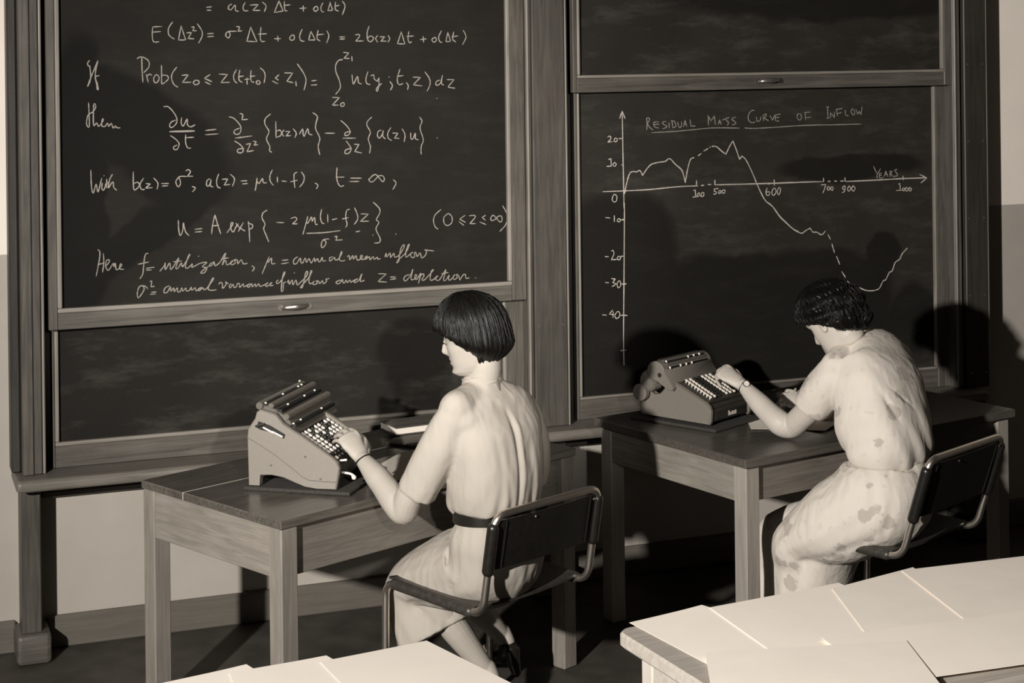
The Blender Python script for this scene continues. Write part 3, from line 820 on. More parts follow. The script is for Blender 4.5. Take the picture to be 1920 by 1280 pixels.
def table(label, xy, rot, w, d, topm, legm, aprx, apry, split=None, over=0.03, leg=0.068, thick=0.028, apron=0.125, bev=0.003, rnd=False, inset=0.02):
    """origin on the floor below the near left corner; x along the near edge, y away"""
    t = thing('writing_table', label, 'table', (xy[0], xy[1], 0), rot)
    z1 = TH
    z0 = TH - thick
    if split:
        mesh_obj('tabletop', MB().box((0, 0, z0), (w, split - 0.0015, z1), bev), topm, t)
        mesh_obj('tabletop', MB().box((0, split + 0.0015, z0), (w, d, z1 - 0.001), bev), topm, t)
        mesh_obj('joint_strip', MB().box((0.0, split - 0.0015, z0 + 0.002), (w, split + 0.0015, z1 + 0.0006)), PALEX, t)
    elif rnd:
        r = 0.035
        poly = []
        for cx, cy, a0 in ((r, r, 180), (w - r, r, 270), (w - r, d - r, 0), (r, d - r, 90)):
            for k in range(7):
                a = math.radians(a0 + 15 * k)
                poly.append((cx + r * math.cos(a), cy + r * math.sin(a)))
        mesh_obj('tabletop', MB().prism(poly, 2, z0, z1, 0.006), topm, t, smooth=30)
    else:
        mesh_obj('tabletop', MB().box((0, 0, z0), (w, d, z1), bev), topm, t)
    o = over
    for a, b in ((o, o), (w - o - leg, o), (w - o - leg, d - o - leg), (o, d - o - leg)):
        mesh_obj('leg', MB().box((a, b, 0), (a + leg, b + leg, z0 - 0.0005), 0.004), legm, t)
    i = inset
    mesh_obj('apron', MB().box((o + leg, o + i, z0 - apron), (w - o - leg, o + i + 0.022, z0 - 0.001), 0.002), aprx, t)
    mesh_obj('apron', MB().box((o + leg, d - o - i - 0.022, z0 - apron), (w - o - leg, d - o - i, z0 - 0.001), 0.002), aprx, t)
    mesh_obj('apron', MB().box((o + 0.004, o + leg, z0 - apron), (o + 0.026, d - o - leg, z0 - 0.001), 0.002), apry, t)
    mesh_obj('apron', MB().box((w - o - 0.026, o + leg, z0 - apron), (w - o - 0.004, d - o - leg, z0 - 0.001), 0.002), apry, t)
    return t


def wrot(theta_cam):
    """world rotation (about z) of a thing whose x axis points theta degrees right of the sight line"""
    return math.radians(90 - (theta_cam + 20.3))


T1R = wrot(45)
t1o = cam2w(-0.693, 5.034)
T1 = table('dark-topped table with pale legs, under the cream calculating machine at left', t1o, T1R, 1.27, 0.735, TOPW, LEGW, APR, APRY, split=0.50, over=0.004, leg=0.062, thick=0.026, apron=0.15)
LEGW2 = wood('pale_leg_grain', 0.28, 2, contrast=0.15)
T2R = wrot(56)
t2o = cam2w(0.758, 5.722)
T2 = table('dark-topped table under the grey calculating machine, pale leg at its near corner', t2o, T2R, 1.35, 0.84, TOPW2, LEGW2, APR, APRY, over=0.018, leg=0.062, thick=0.03, apron=0.125)
T3R = wrot(65)
t3o = cam2w(0.226, 4.06)
v3 = np.array([math.cos(T3R), math.sin(T3R)])
n3 = np.array([-math.sin(T3R), math.cos(T3R)])
c3 = t3o[:2] - n3 * 0.66 + v3 * 0.0
T3 = table('pale table at the lower right, its top covered with white papers', c3, T3R, 1.75, 0.66, PALEX, PALEZ, PALEX, PALEX, over=0.045, leg=0.05, thick=0.035, apron=0.15, rnd=True)
c4 = cam2w(-0.21, 3.96)[:2] - n3 * 0.66 - v3 * 1.3
T4 = table('pale table at the lower left edge, mostly hidden under white papers', c4, T3R, 1.30, 0.66, PALEX, PALEZ, PALEX, PALEX, over=0.045, leg=0.05, thick=0.035, apron=0.15, rnd=True)


# ================================================================ tubular cantilever chairs
def chair(label, origin, rot, w=0.45, tz=0.775, sz=0.475, dep=0.43, lean=-0.055):
    t = thing('tubular_chair', label, 'chair', (origin[0], origin[1], 0), rot, 'tubular steel cantilever chairs')
    R = 0.0115

    def arc(p, q, r_, n=6):
        return None
    loop = []

    def corner(pts, rad=0.05):
        out = [np.array(pts[0], float)]
        for i in range(1, len(pts) - 1):
            p, c, q = (np.array(pts[i - 1], float), np.array(pts[i], float), np.array(pts[i + 1], float))
            a = (p - c) / np.linalg.norm(p - c)
            b = (q - c) / np.linalg.norm(q - c)
            for k in range(9):
                s = k / 8
                out.append((c + a * rad) * (1 - s) ** 2 + 2 * c * s * (1 - s) + (c + b * rad) * s * s)
        out.append(np.array(pts[-1], float))
        return out
    path = [(w * 0.5, lean, tz), (0, lean, tz), (0, 0, sz), (0, dep, sz + 0.012), (0, dep + 0.01, R + 0.001), (0, 0.02, R + 0.001), (w / 2, 0.02, R + 0.001)]
    path2 = [(w - p[0], p[1], p[2]) for p in path]
    fr = MB()
    fr.sweep(corner(path), [R] * len(corner(path)), n=12, sub=1, flat=True)
    fr.sweep(corner(path2), [R] * len(corner(path2)), n=12, sub=1, flat=True)
    mesh_obj('frame', fr, CHROME, t, smooth=60)
    # leathercloth back sling with sleeves round the uprights
    zb0, zb1 = sz + 0.135, tz - 0.018
    yb = lambda z: lean * (z - sz) / (tz - sz)
    b = MB()
    n = 10
    pts = []
    for side in (-0.003, 0.003):
        for iz in range(n + 1):
            z = zb0 + (zb1 - zb0) * iz / n
            for ix in range(n + 1):
                u = ix / n
                bow = -0.012 * math.sin(math.pi * u)
                pts.append((0.0 + w * u, yb(z) + bow + side, z))
    fs = []
    m_ = (n + 1) * (n + 1)
    for iz in range(n):
        for ix in range(n):
            a = iz * (n + 1) + ix
            fs.append((a, a + 1, a + n + 2, a + n + 1))
            fs.append((m_ + a, m_ + a + n + 1, m_ + a + n + 2, m_ + a + 1))
    for ix in range(n):
        fs.append((ix, m_ + ix, m_ + ix + 1, ix + 1))
        a = n * (n + 1) + ix
        fs.append((a, a + 1, m_ + a + 1, m_ + a))
    b.add(pts, fs)
    back = mesh_obj('backrest', b, BLACKL, t, smooth=50)
    for xx in (0, w):
        mesh_obj('sleeve', MB().sweep([(xx, yb(zb0), zb0), (xx, yb(zb1 - 0.02), zb1 - 0.02)], [0.0185, 0.018], n=16, sub=1), BLACKL, back, smooth=60)
        sx = xx + (0.045 if xx == 0 else -0.045)
        mesh_obj('seam', MB().cyl((sx, yb(zb0) - 0.009, zb0 + 0.004), (sx, yb(zb1) - 0.009, zb1 - 0.004), 0.0022, 6), BLACKL, back)
    mesh_obj('rivet', MB().ball((w * 0.35, yb(zb1) - 0.016, zb1 - 0.012), (0.004, 0.002, 0.004), 8), STEEL, back)
    mesh_obj('rivet', MB().ball((w * 0.93, yb(zb1) - 0.010, zb1 - 0.012), (0.004, 0.002, 0.004), 8), STEEL, back)
    # seat sling
    s = MB()
    pts, fs = [], []
    for side in (0.004, -0.004):
        for iy in range(n + 1):
            y = 0.035 + (dep - 0.05) * iy / n
            for ix in range(n + 1):
                u = ix / n
                sag = -0.022 * math.sin(math.pi * u) ** 0.8 * (0.6 + 0.4 * math.sin(math.pi * iy / n))
                pts.append((w * u, y, sz + 0.014 + 0.012 * y / dep + sag + side))
    for iy in range(n):
        for ix in range(n):
            a = iy * (n + 1) + ix
            fs.append((a, a + 1, a + n + 2, a + n + 1))
            fs.append((m_ + a, m_ + a + n + 1, m_ + a + n + 2, m_ + a + 1))
    for ix in range(n):
        fs.append((ix, m_ + ix, m_ + ix + 1, ix + 1))
        a = n * (n + 1) + ix
        fs.append((a, a + 1, m_ + a + 1, m_ + a))
        fs.append((ix * (n + 1), (ix + 1) * (n + 1), m_ + (ix + 1) * (n + 1), m_ + ix * (n + 1)))
        a = ix * (n + 1) + n
        fs.append((a, m_ + a, m_ + a + n + 1, a + n + 1))
    s.add(pts, fs)
    seat = mesh_obj('seat', s, BRNL, t, smooth=50)
    for xx in (0, w):
        mesh_obj('sleeve', MB().sweep([(xx, 0.055, sz + 0.001), (xx, dep - 0.045, sz + 0.011)], [0.0175, 0.0175], n=14, sub=1), BRNL, seat, smooth=60)
    return t


C1R = wrot(45)
c1o = cam2w(-0.105, 5.015)
CH1 = chair('black-slung tubular steel chair on which the woman with the dark belt sits', c1o, C1R, w=0.45)
c2o = cam2w(1.238, 5.555)
CH2 = chair('black-slung tubular steel chair on which the woman in the floral dress sits', c2o, wrot(44), w=0.475, tz=0.80, sz=0.468, lean=-0.105)

# ================================================================ calculating machines
CREAMP = mat('cream_enamel', 0.20, 0.45, var=0.03, scale=90, bump=0.03)
GREYP = mat('grey_hammer_enamel', 0.17, 0.5, var=0.10, scale=220, bump=0.08)
DKM = mat('dark_machine_enamel', 0.035, 0.4, var=0.2, scale=80)
MIDM = mat('mid_grey_metal', 0.11, 0.4, var=0.15, scale=120)
KEYW = mat('ivory_key', 0.72, 0.35, var=0.04)
KEYB = mat('black_key', 0.015, 0.35, var=0.1)
FELT = mat('felt_pad', 0.035, 0.95, var=0.3, scale=200)
SLOT = mat('slot_black', 0.008, 0.7)


def ribbed(x0, x1, y, z, r, n=40):
    """ribbed bar along x (a counter carriage cover)"""
    pts, rad = [], []
    for k in range(n * 2 + 1):
        pts.append((x0 + (x1 - x0) * k / (n * 2), y, z))
        rad.append(r * (1.0 if k % 2 else 0.86))
    return MB().sweep(pts, rad, n=10, sub=1, flat=True)


# ---- machine 1
M1R = wrot(15)
m1o = cam2w(-0.562, 5.335)
MZ = TH + 0.013
M1 = thing('calculating_machine', 'cream enamelled calculating machine with rows of keys on the left table', 'calculator', (m1o[0], m1o[1], MZ), M1R)
MW = 0.30
prof = [(0.0, 0.002), (-0.004, 0.02), (-0.012, 0.070), (-0.004, 0.088), (0.01, 0.100), (0.12, 0.168), (0.175, 0.200), (0.20, 0.228), (0.250, 0.240), (0.262, 0.232), (0.268, 0.212), (0.292, 0.178), (0.295, 0.15), (0.292, 0.0), (0.257, 0.0), (0.255, 0.034), (0.215, 0.036), (0.175, 0.030), (0.13, 0.014), (0.10, 0.004), (0.06, 0.0)]
fa = [(a, b) for a, b in prof]
mesh_obj('side_panel', MB().prism(fa, 0, 0.0, 0.022, 0.004), CREAMP, M1, smooth=35)
mesh_obj('side_panel', MB().prism(fa, 0, MW - 0.022, MW, 0.004), CREAMP, M1, smooth=35)
inner = [(0.008, 0.02), (0.004, 0.065), (0.016, 0.080), (0.125, 0.146), (0.19, 0.185), (0.25, 0.21), (0.285, 0.17), (0.285, 0.04), (0.16, 0.035), (0.10, 0.02)]
mesh_obj('body', MB().prism(inner, 0, 0.022, MW - 0.022), DKM, M1)
mesh_obj('back_cover', MB().box((0.022, 0.272, 0.03), (MW - 0.022, 0.289, 0.19), 0.005), CREAMP, M1)
# seam along the side panel, screws
seam = [(-0.001, 0.026), (0.09, 0.028), (0.13, 0.052), (0.20, 0.10), (0.275, 0.142), (0.294, 0.15)]
sm = mesh_obj('seam', MB().sweep([(-0.0003, a, b) for a, b in seam], [0.0012] * len(seam), n=6, sub=2), MIDM, M1)
for a, b in ((0.215, 0.068), (0.05, 0.033), (0.10, 0.10)):
    mesh_obj('screw', MB().cyl((-0.002, a, b), (0.001, a, b), 0.0035, 8), MIDM, M1)
# lever slot near the top of the side panel
slot = mesh_obj('lever_slot', MB().prism([(0.165, 0.166), (0.215, 0.192), (0.255, 0.204), (0.262, 0.184), (0.25, 0.178), (0.205, 0.170), (0.17, 0.153)], 0, -0.0015, 0.004), SLOT, M1)
mesh_obj('lever', MB().sweep([(-0.004, 0.175, 0.160), (-0.006, 0.205, 0.174)], [0.0026, 0.0026], n=8, sub=1), KEYW, slot)
mesh_obj('lever', MB().sweep([(-0.004, 0.205, 0.171), (-0.008, 0.235, 0.186)], [0.003, 0.003], n=8, sub=1), KEYW, slot)
mesh_obj('lever', MB().sweep([(-0.004, 0.235, 0.197), (-0.008, 0.26, 0.190)], [0.0035, 0.0035], n=8, sub=1), KEYB, slot)
# carriage: stepped ribbed covers with dark window strips between
car = mesh_obj('carriage', MB().prism([(0.135, 0.165), (0.165, 0.205), (0.20, 0.232), (0.245, 0.25), (0.262, 0.236), (0.262, 0.19)], 0, 0.03, 0.375), MIDM, M1)
for y, z, r in ((0.262, 0.247, 0.013), (0.222, 0.249, 0.010), (0.172, 0.216, 0.012)):
    mesh_obj('ribbed_cover', ribbed(0.022, 0.385, y, z, r, 38), MIDM, car)
for y, z in ((0.243, 0.252), (0.197, 0.234), (0.150, 0.190)):
    mesh_obj('window_strip', MB().box((0.03, y - 0.009, z - 0.006), (0.37, y + 0.009, z + 0.003)), SLOT, car)
for k, (xx, y, z) in enumerate(((0.03, 0.243, 0.256), (0.17, 0.243, 0.257), (0.30, 0.243, 0.257), (0.33, 0.243, 0.257), (0.10, 0.197, 0.240), (0.24, 0.197, 0.24), (0.33, 0.197, 0.24), (0.03, 0.150, 0.195), (0.09, 0.15, 0.195), (0.27, 0.15, 0.195), (0.36, 0.262, 0.263))):
    mesh_obj('marker', MB().ball((xx, y, z), (0.004, 0.004, 0.003), 8), KEYW, car)
# keys
kcap = MB().sweep([(0, 0, 0.0), (0, 0, 0.012)], [0.0028, 0.0028], n=6, sub=1, flat=True)
kcap.sweep([(0, 0, 0.011), (0, 0, 0.0155)], [(0.0072, 0.0055), (0.0064, 0.0048)], n=10, sub=1, flat=True)
keyproto = {}


def key(parent, x, y, z, mt, slope):
    kk = (mt.name)
    if kk not in keyproto:
        o = mesh_obj('key', kcap, mt, parent)
        keyproto[kk] = o
    else:
        o = keyproto[kk].copy()
        COL.objects.link(o)
        o.parent = parent
    o.location = (x, y, z)
    o.rotation_euler = (slope, 0, 0)
    return o


sl = math.atan2(0.066, 0.109)
for i in range(9):
    for j in range(9):
        s = j / 8
        y = 0.018 + 0.112 * s
        z = 0.082 + 0.068 * s
        white = ((i // 3) % 2 == 0) if j < 7 else (i % 4 < 2)
        key(M1, 0.042 + i * 0.0275, y, z, KEYW if (white and j > 1) or (i + j) % 5 == 0 else KEYB, sl)
mesh_obj('front_lever', MB().sweep([(0.05, -0.004, 0.045), (0.055, -0.03, 0.04), (0.055, -0.04, 0.03)], [0.004, 0.004, 0.008], n=8), KEYW, M1, smooth=60)
mesh_obj('front_lever', MB().sweep([(0.04, 0.0, 0.084), (0.04, -0.02, 0.087)], [0.003, 0.004], n=8, sub=1), KEYW, M1, smooth=60)
ped = mesh_obj('machine_pad', MB().box((-0.012, -0.05, 0), (MW + 0.03, 0.305, 0.011), 0.003), FELT)
tag(ped, 'dark felt pad under the cream calculating machine', 'pad')
ped.location = (m1o[0], m1o[1], TH + 0.001)
ped.rotation_euler = (0, 0, M1R)

# ---- machine 2
M2R = wrot(42)
m2o = cam2w(0.692, 6.17)
M2 = thing('calculating_machine', 'grey hammer-finished calculating machine with white keys on the right table', 'calculator', (m2o[0], m2o[1], MZ + 0.006), M2R)
MW2 = 0.265
pr2 = [(0.004, 0.0), (-0.002, 0.012), (-0.004, 0.05), (0.002, 0.066), (0.016, 0.078), (0.15, 0.136), (0.185, 0.132), (0.205, 0.108), (0.225, 0.088), (0.25, 0.082), (0.268, 0.092), (0.285, 0.118), (0.300, 0.124), (0.312, 0.11), (0.318, 0.08), (0.318, 0.012), (0.31, 0.0)]
mesh_obj('side_panel', MB().prism(pr2, 0, 0.0, 0.024, 0.007), GREYP, M2, smooth=40)
mesh_obj('side_panel', MB().prism(pr2, 0, MW2 - 0.024, MW2, 0.007), GREYP, M2, smooth=40)
in2 = [(0.010, 0.004), (0.008, 0.06), (0.022, 0.070), (0.15, 0.124), (0.19, 0.12), (0.21, 0.09), (0.25, 0.074), (0.30, 0.08), (0.30, 0.005)]
mesh_obj('body', MB().prism(in2, 0, 0.024, MW2 - 0.024), DKM, M2)
mesh_obj('hood', MB().sweep([(0.006, 0.272, 0.128), (MW2 - 0.01, 0.272, 0.128)], [(0.036, 0.042), (0.036, 0.042)], n=20, sub=1), GREYP, M2, smooth=60)
fp = mesh_obj('front_panel', MB().box((0.026, 0.002, 0.008), (MW2 - 0.026, 0.010, 0.052), 0.002), DKM, M2)
mesh_obj('panel_frame', MB().box((0.040, -0.0005, 0.012), (MW2 - 0.04, 0.004, 0.042), 0.002), KEYB, fp)
eb = MB()
eb.add([(0.112, -0.002, 0.018), (0.165, -0.002, 0.018), (0.165, -0.002, 0.030), (0.158, -0.002, 0.034), (0.152, -0.002, 0.029), (0.140, -0.002, 0.033), (0.128, -0.002, 0.027), (0.121, -0.002, 0.036), (0.112, -0.002, 0.036)], [tuple(range(9))])
eb.add([(p[0], p[1] + 0.002, p[2]) for p in eb.v], [tuple(range(9))[::-1]])
mesh_obj('nameplate', eb, KEYW, fp)
# carriage with cam-shaped end cap
cap = []
cy, cz, cr = 0.225, 0.168, 0.040
for a in range(-40, 215, 15):
    cap.append((cy - cr * math.cos(math.radians(a + 0)), cz + cr * math.sin(math.radians(a))))
cap = [(0.150, 0.108), (0.143, 0.120)] + [(cy - cr * math.cos(math.radians(a)), cz + cr * math.sin(math.radians(a))) for a in range(10, 225, 15)] + [(0.215, 0.132), (0.17, 0.110)]
c2 = mesh_obj('carriage', MB().prism(cap, 0, 0.0, 0.30, 0.004), GREYP, M2, smooth=40)
c2.location = (-0.022, 0, 0)
for a0, nm in ((30, 0), (60, 1), (88, 2)):
    a = math.radians(a0 + 12)
    yy, zz = cy - (cr - 0.001) * math.cos(a), cz + (cr - 0.001) * math.sin(a)
    mesh_obj('ribbed_cover', ribbed(0.03, 0.27, yy, zz, 0.006, 30), MIDM if nm != 2 else DKM, c2)
for a0 in (22, 57):
    a = math.radians(a0)
    yy, zz = cy - cr * math.cos(a), cz + cr * math.sin(a)
    mesh_obj('window_strip', MB().sweep([(0.03, yy, zz), (0.27, yy, zz)], [0.004, 0.004], n=8, sub=1), SLOT, c2)
for a0, xs in ((22, (0.035, 0.10, 0.135, 0.17)), (57, (0.035, 0.17, 0.205, 0.24))):
    a = math.radians(a0)
    yy, zz = cy - (cr + 0.004) * math.cos(a), cz + (cr + 0.004) * math.sin(a)
    for xx in xs:
        mesh_obj('marker', MB().ball((xx, yy, zz), (0.0035, 0.005, 0.005), 8), KEYW, c2)
mesh_obj('cap_hole', MB().cyl((-0.0015, 0.205, 0.160), (0.001, 0.205, 0.160), 0.0085, 14), SLOT, c2)
# crank drum behind
mesh_obj('crank_drum', MB().cyl((-0.030, 0.292, 0.088), (-0.012, 0.292, 0.088), 0.031, 28), GREYP, M2, smooth=40)
mesh_obj('ribbed_roller', ribbed(-0.012, 0.03, 0.25, 0.112, 0.016, 8), MIDM, M2)
mesh_obj('drum_axle', MB().cyl((-0.012, 0.292, 0.088), (0.01, 0.292, 0.088), 0.012, 12), DKM, M2)
deck = mesh_obj('key_deck', MB().prism([(0.018, 0.072), (0.020, 0.080), (0.145, 0.136), (0.15, 0.128)], 0, 0.026, MW2 - 0.026), DKM, M2)
sl2 = math.atan2(0.056, 0.125)
for i in range(8):
    for j in range(9):
        s = j / 8
        white = i in (0, 1, 4, 5, 6)
        key(M2, 0.042 + i * 0.0245, 0.030 + 0.105 * s, 0.082 + 0.047 * s, KEYW if white else KEYB, sl2)
for i in range(4):
    mesh_obj('foot', MB().cyl((0.03 if i % 2 else MW2 - 0.03, 0.03 if i < 2 else 0.28, -0.007), (0.03 if i % 2 else MW2 - 0.03, 0.03 if i < 2 else 0.28, 0.002), 0.012, 12), KEYB, M2)
pad2 = mesh_obj('machine_pad', MB().box((-0.02, -0.04, 0), (MW2 + 0.012, 0.35, 0.011), 0.003), FELT)
tag(pad2, 'dark felt pad under the grey calculating machine', 'pad')
pad2.location = (m2o[0], m2o[1], TH + 0.001)
pad2.rotation_euler = (0, 0, M2R)

# ================================================================ papers and book
PAPER = mat('white_paper', 0.96, 0.85, var=0.02, scale=8)
PAPER2 = mat('off_white_paper', 0.92, 0.85, var=0.03, scale=8)
PAPER3 = mat('matt_white_paper', 0.72, 0.85, var=0.02, scale=8)
PAPERG = mat('buff_paper', 0.62, 0.85, var=0.05, scale=12)
BOOKC = wood('book_cloth', 0.13, 0, contrast=0.3)


def sheet(name, label, cat, corners, z, mt, curl=0.0008, n=14, thick=0.0006, group=None, seed=0, lift=None):
    """a sheet or folder of paper: four world corners (x, y), slightly wavy"""
    c = [np.array(q[:2], float) for q in corners]
    rnd = random.Random(seed)
    ph = [rnd.random() * 6 for _ in range(4)]
    top, bot, f = [], [], []
    for j in range(n + 1):
        for i in range(n + 1):
            u, w = i / n, j / n
            p = c[0] * (1 - u) * (1 - w) + c[1] * u * (1 - w) + c[2] * u * w + c[3] * (1 - u) * w
            h = curl * (0.5 + 0.5 * math.sin(3.1 * u + ph[0]) * math.sin(2.7 * w + ph[1]))
            e = max(abs(u - 0.5), abs(w - 0.5)) * 2
            h += curl * 0.12 * max(0, e - 0.6) * (1 + math.sin(5 * u + ph[2]) * math.cos(4 * w + ph[3]))
            if lift:
                h += lift[2] * math.exp(-((u - lift[0]) ** 2 + (w - lift[1]) ** 2) / 0.03)
            top.append((p[0], p[1], z + h + thick))
            bot.append((p[0], p[1], z + h))
    m_ = len(top)
    for j in range(n):
        for i in range(n):
            a = j * (n + 1) + i
            f.append((a, a + 1, a + n + 2, a + n + 1))
            f.append((m_ + a, m_ + a + n + 1, m_ + a + n + 2, m_ + a + 1))
    rim = [i for i in range(n + 1)] + [(j * (n + 1) + n) for j in range(1, n + 1)] + [(n * (n + 1) + i) for i in range(n - 1, -1, -1)] + [(j * (n + 1)) for j in range(n - 1, 0, -1)]
    for k in range(len(rim)):
        a, b = rim[k], rim[(k + 1) % len(rim)]
        f.append((a, m_ + a, m_ + b, b))
    o = mesh_obj(name, MB().add(top + bot, f), mt, smooth=35)
    return tag(o, label, cat, group)


def zc(*pp, z=TH):
    return [atz(px, py, z) for px, py in pp]


GP = 'white papers strewn over the foreground tables'
z = TH
sheet('paper_sheet', 'white paper at the left end of the lower right table, nearest its bare rounded corner', 'paper', zc((1180, 1168), (1316, 1136), (1560, 1210), (1380, 1275)), z + 0.001, PAPER, seed=1, group=GP, lift=(1, 0, 0.001))
sheet('paper_sheet', 'white paper below the pale leg of the right table', 'paper', zc((1330, 1142), (1572, 1096), (1760, 1175), (1500, 1262)), z + 0.0035, PAPER, seed=2, group=GP, lift=(1, 0, 0.001))
sheet('paper_sheet', 'broad off-white paper below the floral skirt and chair seat', 'paper', zc((1560, 1108), (1712, 1068), (1915, 1215), (1640, 1215)), z + 0.006, PAPER2, seed=3, group=GP)
sheet('paper_sheet', 'white paper reaching the right edge of the picture', 'paper', zc((1690, 1076), (2010, 1038), (2110, 1120), (1830, 1185)), z + 0.0085, PAPER2, seed=4, group=GP)
sheet('paper_sheet', 'white paper in front, with its near edge over the table edge at bottom right', 'paper', zc((1540, 1205), (1950, 1150), (2080, 1232), (1660, 1292)), z + 0.011, PAPER, seed=5, group=GP)
sheet('paper_sheet', 'cream paper lying lowest in the picture, right of centre', 'paper', zc((1322, 1235), (1700, 1212), (1790, 1330), (1350, 1400)), z + 0.0135, PAPER2, seed=6, group=GP)
sheet('paper_sheet', 'white paper at the far left of the lower left table, near the pale table leg', 'paper', zc((290, 1285), (462, 1247), (600, 1330), (300, 1420)), z + 0.001, PAPER3, seed=7, group=GP, lift=(1, 0, 0.001))
sheet('paper_sheet', 'white paper under the near leg of the left table, with a lifted corner', 'paper', zc((430, 1264), (612, 1233), (770, 1320), (480, 1400)), z + 0.0035, PAPER3, seed=8, group=GP, lift=(1, 0, 0.001))
sheet('paper_sheet', 'white paper under the hem of the plain dress, with a fold mark', 'paper', zc((600, 1246), (800, 1206), (1010, 1312), (720, 1370)), z + 0.006, PAPER3, seed=9, group=GP)

# book and papers on the left table
bk = cam2w(0, 0)
b0 = atz(742, 818, TH + 0.012)
BR = wrot(62)
BK = thing('book', 'closed book with plain dark cover and pale page edges on the left table', 'book', (b0[0], b0[1], TH + 0.014), BR)
mesh_obj('pages', MB().box((0.003, 0.003, 0.004), (0.20, 0.137, 0.024)), PAPER2, BK)
mesh_obj('cover', MB().box((0, 0, 0), (0.205, 0.14, 0.004), 0.001), BOOKC, BK)
mesh_obj('cover', MB().box((0, 0, 0.0242), (0.205, 0.14, 0.028), 0.001), BOOKC, BK)
mesh_obj('spine', MB().box((0.201, 0, 0.0), (0.207, 0.14, 0.028), 0.002), BOOKC, BK)
sheet('folder', 'grey-brown folder lying under the closed book', 'folder', zc((724, 834), (768, 808), (900, 808), (860, 848)), TH + 0.002, mat('buff_folder', 0.16, 0.8), curl=0.003, thick=0.006, seed=11)
sheet('paper_sheet', 'crumpled sheet of paper beside the forearm of the woman with the dark belt', 'paper', zc((690, 868), (776, 846), (850, 880), (742, 904)), TH + 0.001, PAPERG, curl=0.006, seed=12)
# papers on the right table
sheet('paper_sheet', 'white note paper with a clip mark, under the bent elbow on the right table', 'paper', zc((1400, 786), (1442, 781), (1490, 806), (1408, 806)), TH + 0.001, PAPER, curl=0.003, seed=13)
sheet('paper_sheet', 'open white sheets between the elbow and the floral dress', 'paper', zc((1500, 806), (1545, 780), (1590, 784), (1548, 811)), TH + 0.001, PAPER2, curl=0.008, seed=14)
# small box of drawers edge at the bottom right corner, in front of the papers


# ================================================================ the two women
SKIN = mat('skin', 0.37, 0.5, var=0.03, scale=25, spec=0.3)
SKIN2 = mat('fair_skin', 0.50, 0.5, var=0.03, scale=25, spec=0.3)
CLOTH1 = mat('plain_pale_cotton', 0.36, 0.85, var=0.02, scale=20, spec=0.1)
HAIRM = mat('dark_hair', 0.005, 0.40, var=0.5, scale=200, spec=0.22)
BELTM = mat('black_belt', 0.012, 0.3, var=0.1)
SHOEM = mat('black_shoe', 0.012, 0.25, var=0.1)
EYEW = mat('eye_white', 0.6, 0.3, var=0.02)


def floral():
    m, nt, b = nodes('floral_print_cotton')
    L = nt.links.new
    tc = N(nt, 'ShaderNodeTexCoord')
    nz = N(nt, 'ShaderNodeTexNoise')
    nz.inputs['Scale'].default_value = 38
    nz.inputs['Detail'].default_value = 2
    L(tc.outputs['Object'], nz.inputs['Vector'])
    sc = N(nt, 'ShaderNodeVectorMath', operation='SCALE')
    L(nz.outputs['Color'], sc.inputs[0])
    sc.inputs['Scale'].default_value = 0.045
    ad = N(nt, 'ShaderNodeVectorMath', operation='ADD')
    L(tc.outputs['Object'], ad.inputs[0])
    L(sc.outputs[0], ad.inputs[1])
    vo = N(nt, 'ShaderNodeTexVoronoi')
    vo.inputs['Scale'].default_value = 10.5
    L(ad.outputs[0], vo.inputs['Vector'])
    a = N(nt, 'ShaderNodeMapRange')
    L(vo.outputs['Distance'], a.inputs[0])
    a.inputs[1].default_value = 0.25
    a.inputs[2].default_value = 0.30
    a.inputs[3].default_value = 1.0
    a.inputs[4].default_value = 0.0
    vo2 = N(nt, 'ShaderNodeTexVoronoi')
    vo2.inputs['Scale'].default_value = 26
    L(ad.outputs[0], vo2.inputs['Vector'])
    a2 = N(nt, 'ShaderNodeMapRange')
    L(vo2.outputs['Distance'], a2.inputs[0])
    a2.inputs[1].default_value = 0.16
    a2.inputs[2].default_value = 0.24
    a2.inputs[3].default_value = 0.3
    a2.inputs[4].default_value = 0.0
    mx = N(nt, 'ShaderNodeMath', operation='MAXIMUM')
    L(a.outputs[0], mx.inputs[0])
    L(a2.outputs[0], mx.inputs[1])
    col = ramp(nt, mx.outputs[0], [(0.0, tint(0.60)), (1.0, tint(0.43))])
    L(col, b.inputs['Base Color'])
    b.inputs['Roughness'].default_value = 0.85
    b.inputs['Specular IOR Level'].default_value = 0.1
    return m


FLORAL = floral()


def nrm(v):
    return v / (np.linalg.norm(v) + 1e-12)


def head_frame(f):
    f = nrm(np.array(f, float))
    l = nrm(np.cross(UP, f))
    u = np.cross(f, l)
    return f, l, u


HZ = [-.1175, -.112, -.10, -.085, -.07, -.05, -.03, 0, .03, .06, .085, .105, .1175]
HF = [.040, .060, .073, .071, .073, .074, .075, .079, .086, .085, .072, .047, .0]
HB = [-.005, .0, .012, .035, .055, .072, .084, .093, .098, .094, .078, .050, .0]
HW = [.016, .027, .038, .047, .053, .059, .065, .070, .073, .071, .060, .038, .0]


